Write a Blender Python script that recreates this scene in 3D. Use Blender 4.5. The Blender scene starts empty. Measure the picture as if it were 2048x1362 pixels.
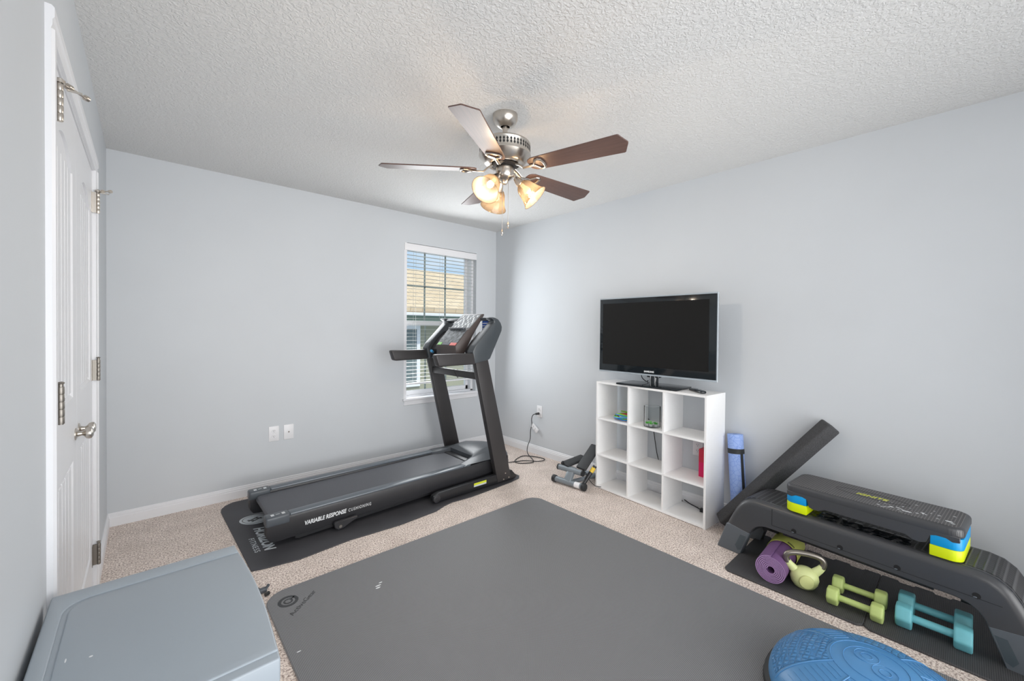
import bpy, bmesh, math, random
from mathutils import Vector, Matrix, Euler
from math import sin, cos, pi, radians as R

S = bpy.context.scene
C = S.collection
random.seed(7)

# ------------------------------------------------------------------ camera, world, light, exposure
f_px = 818.426
yaw, pitch, roll = R(48.089), R(-0.638), R(0.510)
Fw = Vector((cos(yaw)*cos(pitch), sin(yaw)*cos(pitch), sin(pitch)))
R0 = Vector((sin(yaw), -cos(yaw), 0)); U0 = R0.cross(Fw)
Rt = R0*cos(roll) + U0*sin(roll); Up = Rt.cross(Fw)
cd = bpy.data.cameras.new('camera'); cam = bpy.data.objects.new('camera', cd); C.objects.link(cam)
cam.matrix_world = Matrix(((Rt.x, Up.x, -Fw.x, 0), (Rt.y, Up.y, -Fw.y, 0), (Rt.z, Up.z, -Fw.z, 1.35), (0, 0, 0, 1)))
cd.sensor_fit = 'HORIZONTAL'; cd.sensor_width = 36.0; cd.lens = f_px*36.0/2048
cd.shift_y = (667.805-681.0)/2048; cd.clip_start = 0.02
S.camera = cam

S.view_settings.view_transform = 'Standard'; S.view_settings.look = 'None'
S.view_settings.gamma = 1.0; S.view_settings.use_curve_mapping = False
S.view_settings.exposure = 0.0
S.cycles.use_denoising = True
S.cycles.max_bounces = 10; S.cycles.diffuse_bounces = 6; S.cycles.transparent_max_bounces = 24
S.cycles.sample_clamp_indirect = 4.0

W = bpy.data.worlds.new('sky'); S.world = W; W.use_nodes = True
wn, wl = W.node_tree.nodes, W.node_tree.links
wn.clear()
wo = wn.new('ShaderNodeOutputWorld'); wb = wn.new('ShaderNodeBackground')
tc = wn.new('ShaderNodeTexCoord'); nz = wn.new('ShaderNodeTexNoise'); cr = wn.new('ShaderNodeValToRGB')
mp = wn.new('ShaderNodeMapping'); mp.inputs['Scale'].default_value = (1, 1, 2.5)
nz.inputs['Scale'].default_value = 3.2; nz.inputs['Detail'].default_value = 7
cr.color_ramp.elements[0].position = 0.42; cr.color_ramp.elements[0].color = (0.50, 0.70, 0.95, 1)
cr.color_ramp.elements[1].position = 0.60; cr.color_ramp.elements[1].color = (0.95, 0.96, 1.0, 1)
wl.new(tc.outputs['Generated'], mp.inputs['Vector']); wl.new(mp.outputs['Vector'], nz.inputs['Vector'])
wl.new(nz.outputs['Fac'], cr.inputs['Fac']); wl.new(cr.outputs['Color'], wb.inputs['Color'])
wl.new(wb.outputs['Background'], wo.inputs['Surface']); wb.inputs['Strength'].default_value = 1.0

def light(name, kind, loc, energy, color=(1, 1, 1), size=None, size_y=None, aim=None, **kw):
    l = bpy.data.lights.new(name, kind); l.energy = energy; l.color = color
    if kind == 'AREA':
        l.shape = 'RECTANGLE'; l.size = size; l.size_y = size_y or size
    o = bpy.data.objects.new(name, l); C.objects.link(o); o.location = loc
    if aim is not None:
        o.rotation_euler = (Vector(aim)-Vector(loc)).to_track_quat('-Z', 'Y').to_euler()
    for k, v in kw.items(): setattr(l, k, v)
    return o
light('sun', 'SUN', (0, -5, 10), 2.6, (1.0, 0.96, 0.9), aim=(1.6, 0.6, 3.2), angle=R(1))
light('rear_fill', 'AREA', (1.5, -1.1, 1.45), 37, (0.985, 0.99, 1.0), 3.0, 2.2, aim=(1.85, 3, 1.35), spread=R(105))  # added area lamp behind the camera; the rear wall has no window
light('shelf_fill', 'AREA', (-0.12, -0.60, 1.0), 20, (0.99, 0.995, 1.0), 0.8, 1.8, aim=(3.0, 1.5, 0.7), spread=R(150))  # added lamp to brighten the shelf cubbies; no doorway stands here
light('ceiling_fill', 'AREA', (1.5, -0.95, 0.45), 14.0, (1.0, 0.995, 0.985), 2.6, 0.8, aim=(1.0, 3.2, 2.3), spread=R(120))  # added uplight that lifts the ceiling, not light off the carpet
light('window_daylight', 'AREA', (2.42, 3.80, 1.45), 23, (0.95, 0.98, 1.0), 0.85, 1.5, aim=(1.8, 0, 1.15), spread=R(165))

# ------------------------------------------------------------------ materials
def mat(name, col, rough=0.6, metal=0.0, spec=0.5, noise=None, bump=None, coat=0.0, emit=None):
    """noise=(scale, amount) varies the colour, bump=(scale, strength, distance)"""
    m = bpy.data.materials.new(name); m.use_nodes = True
    n, l = m.node_tree.nodes, m.node_tree.links
    b = n['Principled BSDF']
    b.inputs['Base Color'].default_value = (*col, 1); b.inputs['Roughness'].default_value = rough
    b.inputs['Metallic'].default_value = metal; b.inputs['Specular IOR Level'].default_value = spec
    b.inputs['Coat Weight'].default_value = coat
    t = n.new('ShaderNodeTexCoord')
    if noise:
        x = n.new('ShaderNodeTexNoise'); x.inputs['Scale'].default_value = noise[0]; x.inputs['Detail'].default_value = 5
        r = n.new('ShaderNodeValToRGB'); a = noise[1]
        r.color_ramp.elements[0].position = 0.3; r.color_ramp.elements[1].position = 0.7
        r.color_ramp.elements[0].color = (*[c*(1-a) for c in col], 1)
        r.color_ramp.elements[1].color = (*[min(1, c*(1+a)) for c in col], 1)
        l.new(t.outputs['Object'], x.inputs['Vector']); l.new(x.outputs['Fac'], r.inputs['Fac'])
        l.new(r.outputs['Color'], b.inputs['Base Color'])
    if bump:
        x = n.new('ShaderNodeTexNoise'); x.inputs['Scale'].default_value = bump[0]; x.inputs['Detail'].default_value = 4
        bp = n.new('ShaderNodeBump'); bp.inputs['Strength'].default_value = bump[1]; bp.inputs['Distance'].default_value = bump[2]
        l.new(t.outputs['Object'], x.inputs['Vector']); l.new(x.outputs['Fac'], bp.inputs['Height'])
        l.new(bp.outputs['Normal'], b.inputs['Normal'])
    if emit:
        b.inputs['Emission Color'].default_value = (*emit[0], 1); b.inputs['Emission Strength'].default_value = emit[1]
    return m
def sr(r, g, b):
    def c(v):
        v /= 255
        return v/12.92 if v <= 0.04045 else ((v+0.055)/1.055)**2.4
    return (c(r), c(g), c(b))

M = {}
M['wall'] = mat('wall_paint', sr(202, 206, 210), 0.55, spec=0.25, noise=(1.1, 0.025), bump=(220, 0.12, 0.001))
M['white'] = mat('white_paint', sr(228, 229, 232), 0.35, spec=0.4)
M['laminate'] = mat('white_laminate', sr(241, 241, 241), 0.4, noise=(60, 0.01))
M['plate'] = mat('white_plastic', sr(232, 232, 234), 0.35)
M['nickel'] = mat('satin_nickel', sr(200, 194, 186), 0.28, metal=1.0, bump=(300, 0.05, 0.0005))
M['dim_metal'] = mat('dim_nickel', sr(150, 145, 138), 0.45, metal=1.0)
M['black'] = mat('black_plastic', sr(46, 46, 49), 0.42, bump=(900, 0.12, 0.0004))
M['black2'] = mat('black_satin', sr(30, 31, 34), 0.38)
M['frame_black'] = mat('black_powder_coat', sr(52, 50, 51), 0.45, noise=(400, 0.12), bump=(700, 0.15, 0.0004))
M['grey_blk'] = mat('charcoal_plastic', sr(78, 84, 90), 0.33)
M['silver_rail'] = mat('grey_rail', sr(88, 96, 104), 0.28, spec=0.7)
M['rubber'] = mat('black_rubber', sr(40, 42, 44), 0.6)
M['whitetxt'] = mat('white_print', sr(225, 228, 230), 0.5)
M['brown'] = mat('walnut', sr(96, 74, 68), 0.45)
M['seam'] = mat('dark_gap', sr(22, 22, 24), 0.6)

def ceiling_mat():
    m = bpy.data.materials.new('ceiling_texture'); m.use_nodes = True
    n, l = m.node_tree.nodes, m.node_tree.links; b = n['Principled BSDF']
    b.inputs['Base Color'].default_value = (*sr(222, 222, 221), 1); b.inputs['Roughness'].default_value = 0.85
    b.inputs['Specular IOR Level'].default_value = 0.2
    t = n.new('ShaderNodeTexCoord'); x = n.new('ShaderNodeTexNoise'); x.inputs['Scale'].default_value = 62
    x.inputs['Detail'].default_value = 2.5; x.inputs['Distortion'].default_value = 0.8
    r = n.new('ShaderNodeValToRGB'); r.color_ramp.elements[0].position = 0.42; r.color_ramp.elements[1].position = 0.6
    bp = n.new('ShaderNodeBump'); bp.inputs['Strength'].default_value = 0.55; bp.inputs['Distance'].default_value = 0.004
    l.new(t.outputs['Object'], x.inputs['Vector']); l.new(x.outputs['Fac'], r.inputs['Fac'])
    l.new(r.outputs['Color'], bp.inputs['Height']); l.new(bp.outputs['Normal'], b.inputs['Normal'])
    return m
M['ceiling'] = ceiling_mat()

def carpet_mat():
    m = bpy.data.materials.new('carpet'); m.use_nodes = True
    n, l = m.node_tree.nodes, m.node_tree.links; b = n['Principled BSDF']
    b.inputs['Roughness'].default_value = 0.95; b.inputs['Specular IOR Level'].default_value = 0.1
    b.inputs['Sheen Weight'].default_value = 0.25
    t = n.new('ShaderNodeTexCoord')
    v = n.new('ShaderNodeTexNoise'); v.inputs['Scale'].default_value = 115; v.inputs['Detail'].default_value = 3
    v.inputs['Roughness'].default_value = 0.7
    r = n.new('ShaderNodeValToRGB')
    e = r.color_ramp.elements
    e[0].position = 0.38; e[0].color = (*sr(150, 130, 120), 1); e[1].position = 0.60; e[1].color = (*sr(255, 244, 235), 1)
    k = e.new(0.5); k.color = (*sr(228, 212, 202), 1)
    big = n.new('ShaderNodeTexNoise'); big.inputs['Scale'].default_value = 7; big.inputs['Detail'].default_value = 4
    r2 = n.new('ShaderNodeValToRGB'); r2.color_ramp.elements[0].position = 0.35; r2.color_ramp.elements[1].position = 0.65
    r2.color_ramp.elements[0].color = (0.86, 0.85, 0.84, 1); r2.color_ramp.elements[1].color = (1, 1, 1, 1)
    mx = n.new('ShaderNodeMix'); mx.data_type = 'RGBA'; mx.blend_type = 'MULTIPLY'; mx.inputs['Factor'].default_value = 1
    bp = n.new('ShaderNodeBump'); bp.inputs['Strength'].default_value = 0.9; bp.inputs['Distance'].default_value = 0.006
    l.new(t.outputs['Object'], v.inputs['Vector']); l.new(t.outputs['Object'], big.inputs['Vector'])
    l.new(v.outputs['Fac'], r.inputs['Fac']); l.new(big.outputs['Fac'], r2.inputs['Fac'])
    l.new(r.outputs['Color'], mx.inputs['A']); l.new(r2.outputs['Color'], mx.inputs['B'])
    l.new(mx.outputs['Result'], b.inputs['Base Color'])
    l.new(v.outputs['Fac'], bp.inputs['Height']); l.new(bp.outputs['Normal'], b.inputs['Normal'])
    return m
M['carpet'] = carpet_mat()

def weave_mat(name, lo, hi, pitch, rough=0.6, kind='grid', bump=0.5, spec=0.5):
    """a moulded surface pattern: grid of small cells, ribs or chevrons"""
    m = bpy.data.materials.new(name); m.use_nodes = True
    n, l = m.node_tree.nodes, m.node_tree.links; b = n['Principled BSDF']
    b.inputs['Roughness'].default_value = rough; b.inputs['Specular IOR Level'].default_value = spec
    t = n.new('ShaderNodeTexCoord')
    if kind == 'grid':
        ws = []
        for d in ('X', 'Y'):
            w = n.new('ShaderNodeTexWave'); w.bands_direction = d
            w.inputs['Scale'].default_value = 2*pi/(20*pitch); l.new(t.outputs['Object'], w.inputs['Vector']); ws.append(w)
        mm = n.new('ShaderNodeMath'); mm.operation = 'MULTIPLY'
        l.new(ws[0].outputs['Fac'], mm.inputs[0]); l.new(ws[1].outputs['Fac'], mm.inputs[1]); out = mm.outputs[0]
    elif kind == 'ribs':
        w = n.new('ShaderNodeTexWave'); w.bands_direction = 'Y'
        w.inputs['Scale'].default_value = 2*pi/(20*pitch); l.new(t.outputs['Object'], w.inputs['Vector']); out = w.outputs['Fac']
    elif kind == 'lens':
        mp_ = n.new('ShaderNodeMapping'); mp_.inputs['Scale'].default_value = (1/pitch, 0.42/pitch, 1)
        v = n.new('ShaderNodeTexBrick'); v.inputs['Scale'].default_value = 1; v.inputs['Mortar Size'].default_value = 0.12
        v.inputs['Mortar Smooth'].default_value = 0.8; v.inputs['Brick Width'].default_value = 1; v.inputs['Row Height'].default_value = 0.5
        v.inputs['Color1'].default_value = (0, 0, 0, 1); v.inputs['Color2'].default_value = (0, 0, 0, 1); v.inputs['Mortar'].default_value = (1, 1, 1, 1)
        l.new(t.outputs['Object'], mp_.inputs['Vector']); l.new(mp_.outputs['Vector'], v.inputs['Vector']); out = v.outputs['Color']
    elif kind == 'cells':
        v = n.new('ShaderNodeTexVoronoi'); v.inputs['Scale'].default_value = 1/pitch; v.inputs['Randomness'].default_value = 0.25
        v.feature = 'DISTANCE_TO_EDGE'
        r_ = n.new('ShaderNodeMath'); r_.operation = 'MULTIPLY'; r_.inputs[1].default_value = 3.0; r_.use_clamp = True
        l.new(t.outputs['Object'], v.inputs['Vector']); l.new(v.outputs['Distance'], r_.inputs[0]); out = r_.outputs[0]
    r = n.new('ShaderNodeValToRGB'); r.color_ramp.elements[0].color = (*lo, 1); r.color_ramp.elements[1].color = (*hi, 1)
    bp = n.new('ShaderNodeBump'); bp.inputs['Strength'].default_value = bump; bp.inputs['Distance'].default_value = pitch*0.3
    l.new(out, r.inputs['Fac']); l.new(r.outputs['Color'], b.inputs['Base Color'])
    l.new(out, bp.inputs['Height']); l.new(bp.outputs['Normal'], b.inputs['Normal'])
    return m

def glass_mat(name, tint=(1, 1, 1), gloss=0.08, rough=0.02):
    m = bpy.data.materials.new(name); m.use_nodes = True
    n, l = m.node_tree.nodes, m.node_tree.links; n.remove(n['Principled BSDF'])
    o = n['Material Output']; a = n.new('ShaderNodeBsdfTransparent'); a.inputs['Color'].default_value = (*tint, 1)
    g = n.new('ShaderNodeBsdfGlossy'); g.inputs['Roughness'].default_value = rough
    fr = n.new('ShaderNodeLayerWeight'); fr.inputs['Blend'].default_value = gloss
    mx = n.new('ShaderNodeMixShader')
    l.new(fr.outputs['Fresnel'], mx.inputs['Fac']); l.new(a.outputs[0], mx.inputs[1]); l.new(g.outputs[0], mx.inputs[2])
    l.new(mx.outputs[0], o.inputs['Surface'])
    return m
M['pane'] = glass_mat('window_glass', (0.97, 0.99, 0.98), 0.12)
M['jar'] = glass_mat('clear_glass', (0.955, 0.965, 0.965), 0.10)
M['clearrim'] = glass_mat('clear_acrylic', (0.8, 0.84, 0.87), 0.35)

def shade_mat():
    m = bpy.data.materials.new('frosted_amber_glass'); m.use_nodes = True
    n, l = m.node_tree.nodes, m.node_tree.links; n.remove(n['Principled BSDF']); o = n['Material Output']
    tr = n.new('ShaderNodeBsdfTranslucent'); tr.inputs['Color'].default_value = (0.07, 0.056, 0.042, 1)
    df = n.new('ShaderNodeBsdfDiffuse'); df.inputs['Color'].default_value = (0.12, 0.097, 0.072, 1)
    tp = n.new('ShaderNodeBsdfTransparent'); tp.inputs['Color'].default_value = (0.95, 0.83, 0.68, 1)
    gl = n.new('ShaderNodeBsdfGlossy'); gl.inputs['Roughness'].default_value = 0.15
    m1 = n.new('ShaderNodeMixShader'); m1.inputs['Fac'].default_value = 0.5
    m2 = n.new('ShaderNodeMixShader'); m2.inputs['Fac'].default_value = 0.42
    m3 = n.new('ShaderNodeMixShader'); m3.inputs['Fac'].default_value = 0.05
    l.new(tr.outputs[0], m1.inputs[1]); l.new(df.outputs[0], m1.inputs[2])
    l.new(m1.outputs[0], m2.inputs[1]); l.new(tp.outputs[0], m2.inputs[2])
    l.new(m2.outputs[0], m3.inputs[1]); l.new(gl.outputs[0], m3.inputs[2])
    l.new(m3.outputs[0], o.inputs['Surface'])
    return m
M['shade'] = shade_mat()

# ------------------------------------------------------------------ mesh helpers
class MB:
    """collects shapes and links them as ONE mesh object"""
    def __init__(s): s.bm = bmesh.new(); s.mi = 0
    def _add(s, t, mx=None):
        if mx is not None: t.transform(mx)
        me = bpy.data.meshes.new('tmp'); t.to_mesh(me); t.free()
        k = len(s.bm.faces); s.bm.from_mesh(me); bpy.data.meshes.remove(me)
        s.bm.faces.ensure_lookup_table()
        for f in s.bm.faces[k:]: f.material_index = s.mi
        return s
    def box(s, lo, hi, bev=0.0, seg=2, mx=None):
        t = bmesh.new(); bmesh.ops.create_cube(t, size=1)
        for v in t.verts: v.co = Vector([lo[i]+(v.co[i]+0.5)*(hi[i]-lo[i]) for i in range(3)])
        if bev: bmesh.ops.bevel(t, geom=list(t.edges), offset=bev, segments=seg, affect='EDGES', profile=0.5)
        return s._add(t, mx)
    def cyl(s, a, b, r, r2=None, seg=24, bev=0.0, mx=None):
        a, b = Vector(a), Vector(b); d = b-a
        t = bmesh.new(); bmesh.ops.create_cone(t, cap_ends=True, segments=seg, radius1=r, radius2=r if r2 is None else r2, depth=d.length)
        if bev:
            ed = [e for e in t.edges if abs(e.verts[0].co.z-e.verts[1].co.z) < 1e-7 and len(e.link_faces) == 2]
            bmesh.ops.bevel(t, geom=ed, offset=bev, segments=2, affect='EDGES', profile=0.5)
        q = d.to_track_quat('Z', 'Y').to_matrix().to_4x4()
        t.transform(Matrix.Translation((a+b)/2) @ q)
        return s._add(t, mx)
    def prism(s, pts, axis, lo, hi, bev=0.0, seg=2, mx=None):
        """polygon pts in the plane across `axis`, extruded lo..hi"""
        def P(p, w):
            return {'y': (p[0], w, p[1]), 'x': (w, p[0], p[1]), 'z': (p[0], p[1], w)}[axis]
        t = bmesh.new()
        A = [t.verts.new(P(p, lo)) for p in pts]; B = [t.verts.new(P(p, hi)) for p in pts]
        t.faces.new(A); t.faces.new(B[::-1]); n = len(pts)
        for i in range(n): t.faces.new((A[i], B[i], B[(i+1) % n], A[(i+1) % n]))
        bmesh.ops.recalc_face_normals(t, faces=t.faces)
        if bev: bmesh.ops.bevel(t, geom=list(t.edges), offset=bev, segments=seg, affect='EDGES', profile=0.5)
        return s._add(t, mx)
    def lathe(s, prof, seg=40, mx=None, close=False):
        t = bmesh.new(); rings = []
        for r, z in prof:
            if r < 1e-6: rings.append([t.verts.new((0, 0, z))])
            else: rings.append([t.verts.new((r*cos(2*pi*k/seg), r*sin(2*pi*k/seg), z)) for k in range(seg)])
        for a, b in zip(rings, rings[1:]):
            for k in range(seg):
                if len(a) == 1 and len(b) == 1: continue
                if len(a) == 1: t.faces.new((a[0], b[k], b[(k+1) % seg]))
                elif len(b) == 1: t.faces.new((a[k], b[0], a[(k+1) % seg]))
                else: t.faces.new((a[k], b[k], b[(k+1) % seg], a[(k+1) % seg]))
        bmesh.ops.recalc_face_normals(t, faces=t.faces)
        return s._add(t, mx)
    def tube(s, pts, r, seg=10, closed=False, mx=None, flat=1.0):
        pts = [Vector(p) for p in pts]; n = len(pts); t = bmesh.new(); rings = []
        up = Vector((0, 0, 1)); prev = None
        for i, p in enumerate(pts):
            a = pts[(i-1) % n] if (i > 0 or closed) else p; b = pts[(i+1) % n] if (i < n-1 or closed) else p
            d = (b-a).normalized()
            if prev is None:
                x = d.cross(up)
                if x.length < 0.05: x = d.cross(Vector((1, 0, 0)))
            else: x = prev - d*prev.dot(d)
            x.normalize(); prev = x; y = d.cross(x)
            rr = r[i] if isinstance(r, (list, tuple)) else r
            rings.append([t.verts.new(p+(x*cos(2*pi*k/seg)+y*sin(2*pi*k/seg)*flat)*rr) for k in range(seg)])
        m = n if closed else n-1
        for i in range(m):
            A, B = rings[i], rings[(i+1) % n]
            for k in range(seg): t.faces.new((A[k], A[(k+1) % seg], B[(k+1) % seg], B[k]))
        if not closed: t.faces.new(rings[0][::-1]); t.faces.new(rings[-1])
        bmesh.ops.recalc_face_normals(t, faces=t.faces)
        return s._add(t, mx)
    def ball(s, c, r, seg=20, mx=None):
        if not isinstance(r, (tuple, list)): r = (r, r, r)
        t = bmesh.new(); bmesh.ops.create_uvsphere(t, u_segments=seg, v_segments=max(8, seg//2), radius=1)
        for v in t.verts: v.co = Vector((c[0]+v.co.x*r[0], c[1]+v.co.y*r[1], c[2]+v.co.z*r[2]))
        return s._add(t, mx)
    def build(s, name, mats, parent=None, world=True, smooth=35, label=None):
        """world=True: coordinates are room coordinates, brought into the parent's frame"""
        if parent is not None and world: s.bm.transform(parent_matrix(parent).inverted())
        me = bpy.data.meshes.new(name); s.bm.to_mesh(me); s.bm.free()
        for m_ in (mats if isinstance(mats, (list, tuple)) else [mats]): me.materials.append(m_)
        for p in me.polygons: p.use_smooth = True
        me.set_sharp_from_angle(angle=R(smooth))
        o = bpy.data.objects.new(name, me); C.objects.link(o)
        if parent is not None: o.parent = parent
        if label: o['label'] = label
        return o

def parent_matrix(p):
    m = Matrix.Identity(4)
    while p is not None:
        m = (Matrix.Translation(p.location) @ p.rotation_euler.to_matrix().to_4x4()) @ m; p = p.parent
    return m
def thing(name, label, cat, loc=(0, 0, 0), rotz=0.0, group=None):
    o = bpy.data.objects.new(name, None); C.objects.link(o); o.empty_display_size = 0.05
    o.location = loc; o.rotation_euler = (0, 0, rotz)
    o['label'] = label; o['category'] = cat
    if group: o['group'] = group
    return o
def tag(o, label, cat, group=None, kind=None):
    o['label'] = label; o['category'] = cat
    if group: o['group'] = group
    if kind: o['kind'] = kind
    return o
def struct(o): o['kind'] = 'structure'; return o
def frame(origin, xaxis, yaxis):
    x = Vector(xaxis).normalized(); y = Vector(yaxis); y = (y-x*y.dot(x)).normalized(); z = x.cross(y)
    return Matrix(((x.x, y.x, z.x, origin[0]), (x.y, y.y, z.y, origin[1]), (x.z, y.z, z.z, origin[2]), (0, 0, 0, 1)))
def lettering(mb, s, origin, xaxis, yaxis, width=None, height=0.03, ext=0.0006, shear=0.0, space=1.0, bold=0.0):
    """adds words to mb: baseline starts at origin, runs along xaxis, `width` metres long"""
    cu = bpy.data.curves.new('t', 'FONT'); cu.body = s; cu.size = 1.0; cu.extrude = 0.01; cu.shear = shear
    cu.space_character = space; cu.offset = bold; cu.resolution_u = 3
    o = bpy.data.objects.new('t', cu); C.objects.link(o)
    dg = bpy.context.evaluated_depsgraph_get(); dg.update()
    me = bpy.data.meshes.new_from_object(o.evaluated_get(dg)); bpy.data.objects.remove(o)
    xs = [v.co.x for v in me.vertices]; ys = [v.co.y for v in me.vertices]; zs = [v.co.z for v in me.vertices]
    w, h = max(xs)-min(xs), max(ys)-min(ys)
    sx = width/w if width else height/h; sy = height/h
    fm = frame(origin, xaxis, yaxis)
    me.transform(Matrix.Diagonal((sx, sy, ext/(max(zs)-min(zs)), 1)) @ Matrix.Translation((-min(xs), -min(ys), -min(zs))))
    me.transform(fm)
    k = len(mb.bm.faces); mb.bm.from_mesh(me); mb.bm.faces.ensure_lookup_table()
    for f in mb.bm.faces[k:]: f.material_index = mb.mi
    bpy.data.meshes.remove(me)
    return mb

# ------------------------------------------------------------------ the room
XL, XR, YW, YB, H = -0.19, 3.169, 3.833, -1.2, 2.526
DY0, DY1, DH = 1.645, 2.885, 2.115           # closet door opening
WX0, WX1, WZ0, WZ1 = 1.963, 2.874, 0.615, 2.227
struct(MB().box((XL-0.1, YB-0.1, -0.05), (XR+0.1, YW+0.15, 0)).build('floor', M['carpet']))
struct(MB().box((XL-0.1, YB-0.1, H), (XR+0.1, YW+0.15, H+0.08)).build('ceiling', M['ceiling']))
w = MB()
w.box((XL-0.1, YB-0.1, 0), (XL, DY0, H)); w.box((XL-0.1, DY1, 0), (XL, YW, H)); w.box((XL-0.1, DY0, DH), (XL, DY1, H))
struct(w.build('wall_left', M['wall']))
w = MB(); w.box((XL-0.1, YW, 0), (WX0, YW+0.15, H)); w.box((WX1, YW, 0), (XR+0.1, YW+0.15, H))
w.box((WX0, YW, 0), (WX1, YW+0.15, WZ0)); w.box((WX0, YW, WZ1), (WX1, YW+0.15, H))
struct(w.build('wall_back', M['wall']))
struct(MB().box((XR, YB-0.1, 0), (XR+0.1, YW, H)).build('wall_right', M['wall']))
struct(MB().box((XL, YB-0.1, 0), (XR, YB, H)).build('wall_front', M['wall']))
BP = [(0, 0), (0.014, 0), (0.014, 0.058), (0.0115, 0.062), (0.0115, 0.072), (0.008, 0.076), (0.007, 0.086), (0.004, 0.09), (0, 0.09)]
struct(MB().prism([(YW-a, b) for a, b in BP], 'x', XL, XR).build('baseboard_back', M['white'], smooth=20))
struct(MB().prism([(XR-a, b) for a, b in BP], 'y', YB, YW).build('baseboard_right', M['white'], smooth=20))
b = MB(); b.prism([(XL+a, b_) for a, b_ in BP], 'y', YB, DY0-0.06); b.prism([(XL+a, b_) for a, b_ in BP], 'y', DY1+0.06, YW)
struct(b.build('baseboard_left', M['white'], smooth=20))

# closet double door with casing
def casing():
    t = MB(); d = 0.018; wd = 0.06
    def prof(u): return [(0, 0), (0.012, 0), (d, 0.006), (d, 0.03), (0.014, 0.036), (0.014, 0.05), (0.011, wd), (0, wd)]
    # jamb sides: profile across y, running up z (outer edge is the thick one)
    for side, y0 in ((1, DY0-wd), (-1, DY1+wd)):
        pts = [(XL+a, y0+side*b_) for a, b_ in prof(0)]
        t.prism(pts, 'z', 0, DH)
    t.prism([(XL+a, DH+wd-b_) for a, b_ in prof(0)], 'y', DY0-wd, DY1+wd)
    # jamb faces inside the opening
    t.box((XL-0.1, DY0-0.001, 0), (XL+0.002, DY0+0.004, DH)); t.box((XL-0.1, DY1-0.004, 0), (XL+0.002, DY1+0.001, DH))
    t.box((XL-0.1, DY0, DH-0.004), (XL+0.002, DY1, DH+0.001))
    return t
struct(casing().build('trim_1', M['white'], smooth=25))

def door_slab(name, y0, y1, hinge_side):
    """moulded plank door: two recessed panels with grooves, arched top on the upper one"""
    t = MB(); xf = XL-0.003; th = 0.035; rec = 0.008; W_ = y1-y0
    sy = 0.105; pz = [(0.235, 0.86), (1.09, 1.965)]
    ya, yb = y0+sy, y1-sy
    t.box((xf-th, y0, 0.012), (xf-rec, y1, DH-0.006))
    t.box((xf-rec, y0, 0.012), (xf, ya, DH-0.006)); t.box((xf-rec, yb, 0.012), (xf, y1, DH-0.006))
    t.box((xf-rec, ya, 0.012), (xf, yb, pz[0][0])); t.box((xf-rec, ya, pz[0][1]), (xf, yb, pz[1][0]))
    # arched head rail
    n = 14; arc = [(ya+(yb-ya)*k/n, pz[1][1]-0.07+0.07*sin(pi*k/n)) for k in range(n+1)]
    t.prism(arc+[(yb, DH-0.006), (ya, DH-0.006)], 'x', xf-rec, xf)
    # sticking: raised moulding round each panel, planks inside
    for i, (za, zb) in enumerate(pz):
        zt = zb if i == 0 else zb-0.07
        for (a, b_, c, d) in ((ya, ya+0.012, za, zt), (yb-0.012, yb, za, zt)):
            t.prism([(xf-rec, a), (xf+0.0, a if a == ya else b_), (xf-rec, b_)], 'z', c, d)
        t.prism([(xf-rec, za), (xf, za), (xf-rec, za+0.012)], 'y', ya, yb)
        if i == 0: t.prism([(xf-rec, zt), (xf, zt), (xf-rec, zt-0.012)], 'y', ya, yb)
        m_ = 5; pw = (yb-ya-0.034)/m_
        for k in range(m_):
            p0 = ya+0.017+k*pw
            t.box((xf-rec-0.001, p0+0.004, za+0.017), (xf-rec+0.0045, p0+pw-0.004, zt-(0.017 if i == 0 else 0.0)), 0.002, 1)
    o = struct(t.build(name, M['white'], smooth=25))
    for k, hz in enumerate((0.165, 1.08, 1.905)):
        hy = y0+0.004 if hinge_side < 0 else y1-0.004
        h = MB(); mt = 'nickel' if k == 2 else 'dim_metal'  # lower hinges are nickel too; their shade is put into a darker metal
        for j in range(5): h.cyl((XL+0.019, hy, hz+j*0.0205), (XL+0.019, hy, hz+j*0.0205+0.0195), 0.0075, seg=16, bev=0.001)
        h.cyl((XL+0.019, hy, hz-0.002), (XL+0.019, hy, hz+0.112), 0.0055, seg=12)
        h.ball((XL+0.019, hy, hz+0.112), (0.008, 0.008, 0.004), 12)
        h.box((XL-0.004, hy-0.004, hz), (XL+0.017, hy+0.004, hz+0.1)); h.box((XL-0.004, min(hy, hy-hinge_side*0.03), hz), (XL-0.0015, max(hy, hy-hinge_side*0.03), hz+0.1))
        if k == 2:   # hinge pin door stop
            zt = hz+0.106; s_ = 1 if hinge_side < 0 else -1
            h.cyl((XL+0.019, hy, zt-0.004), (XL+0.019, hy, zt+0.004), 0.011, seg=16)
            h.cyl((XL+0.019, hy, zt), (XL+0.062, hy+s_*0.055, zt-0.004), 0.0032, seg=10)
            h.cyl((XL+0.031, hy+s_*0.015, zt-0.001), (XL+0.038, hy+s_*0.024, zt-0.001), 0.0085, seg=14)
            h.cyl((XL+0.062, hy+s_*0.055, zt-0.004), (XL+0.068, hy+s_*0.062, zt-0.004), 0.008, seg=14)
            h.box((XL+0.03, hy+s_*0.02-0.003, zt-0.012), (XL+0.06, hy+s_*0.02+0.003, zt-0.008))
        h.build('door_hinge', M[mt], o, world=False)
    ky = y1-0.048 if hinge_side < 0 else y0+0.052
    q = frame((xf, ky, 0.945), (0, 1, 0), (0, 0, 1))
    kn = MB(); kn.lathe([(0, 0), (0.022, 0), (0.022, 0.003), (0.010, 0.007), (0.0075, 0.018), (0.011, 0.023), (0.020, 0.029), (0.0225, 0.036), (0.021, 0.043), (0.013, 0.048), (0, 0.049)], 28, mx=q)
    kn.build('door_knob', M['nickel'], o, world=False)
    return o
YM = (DY0+DY1)/2
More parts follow.
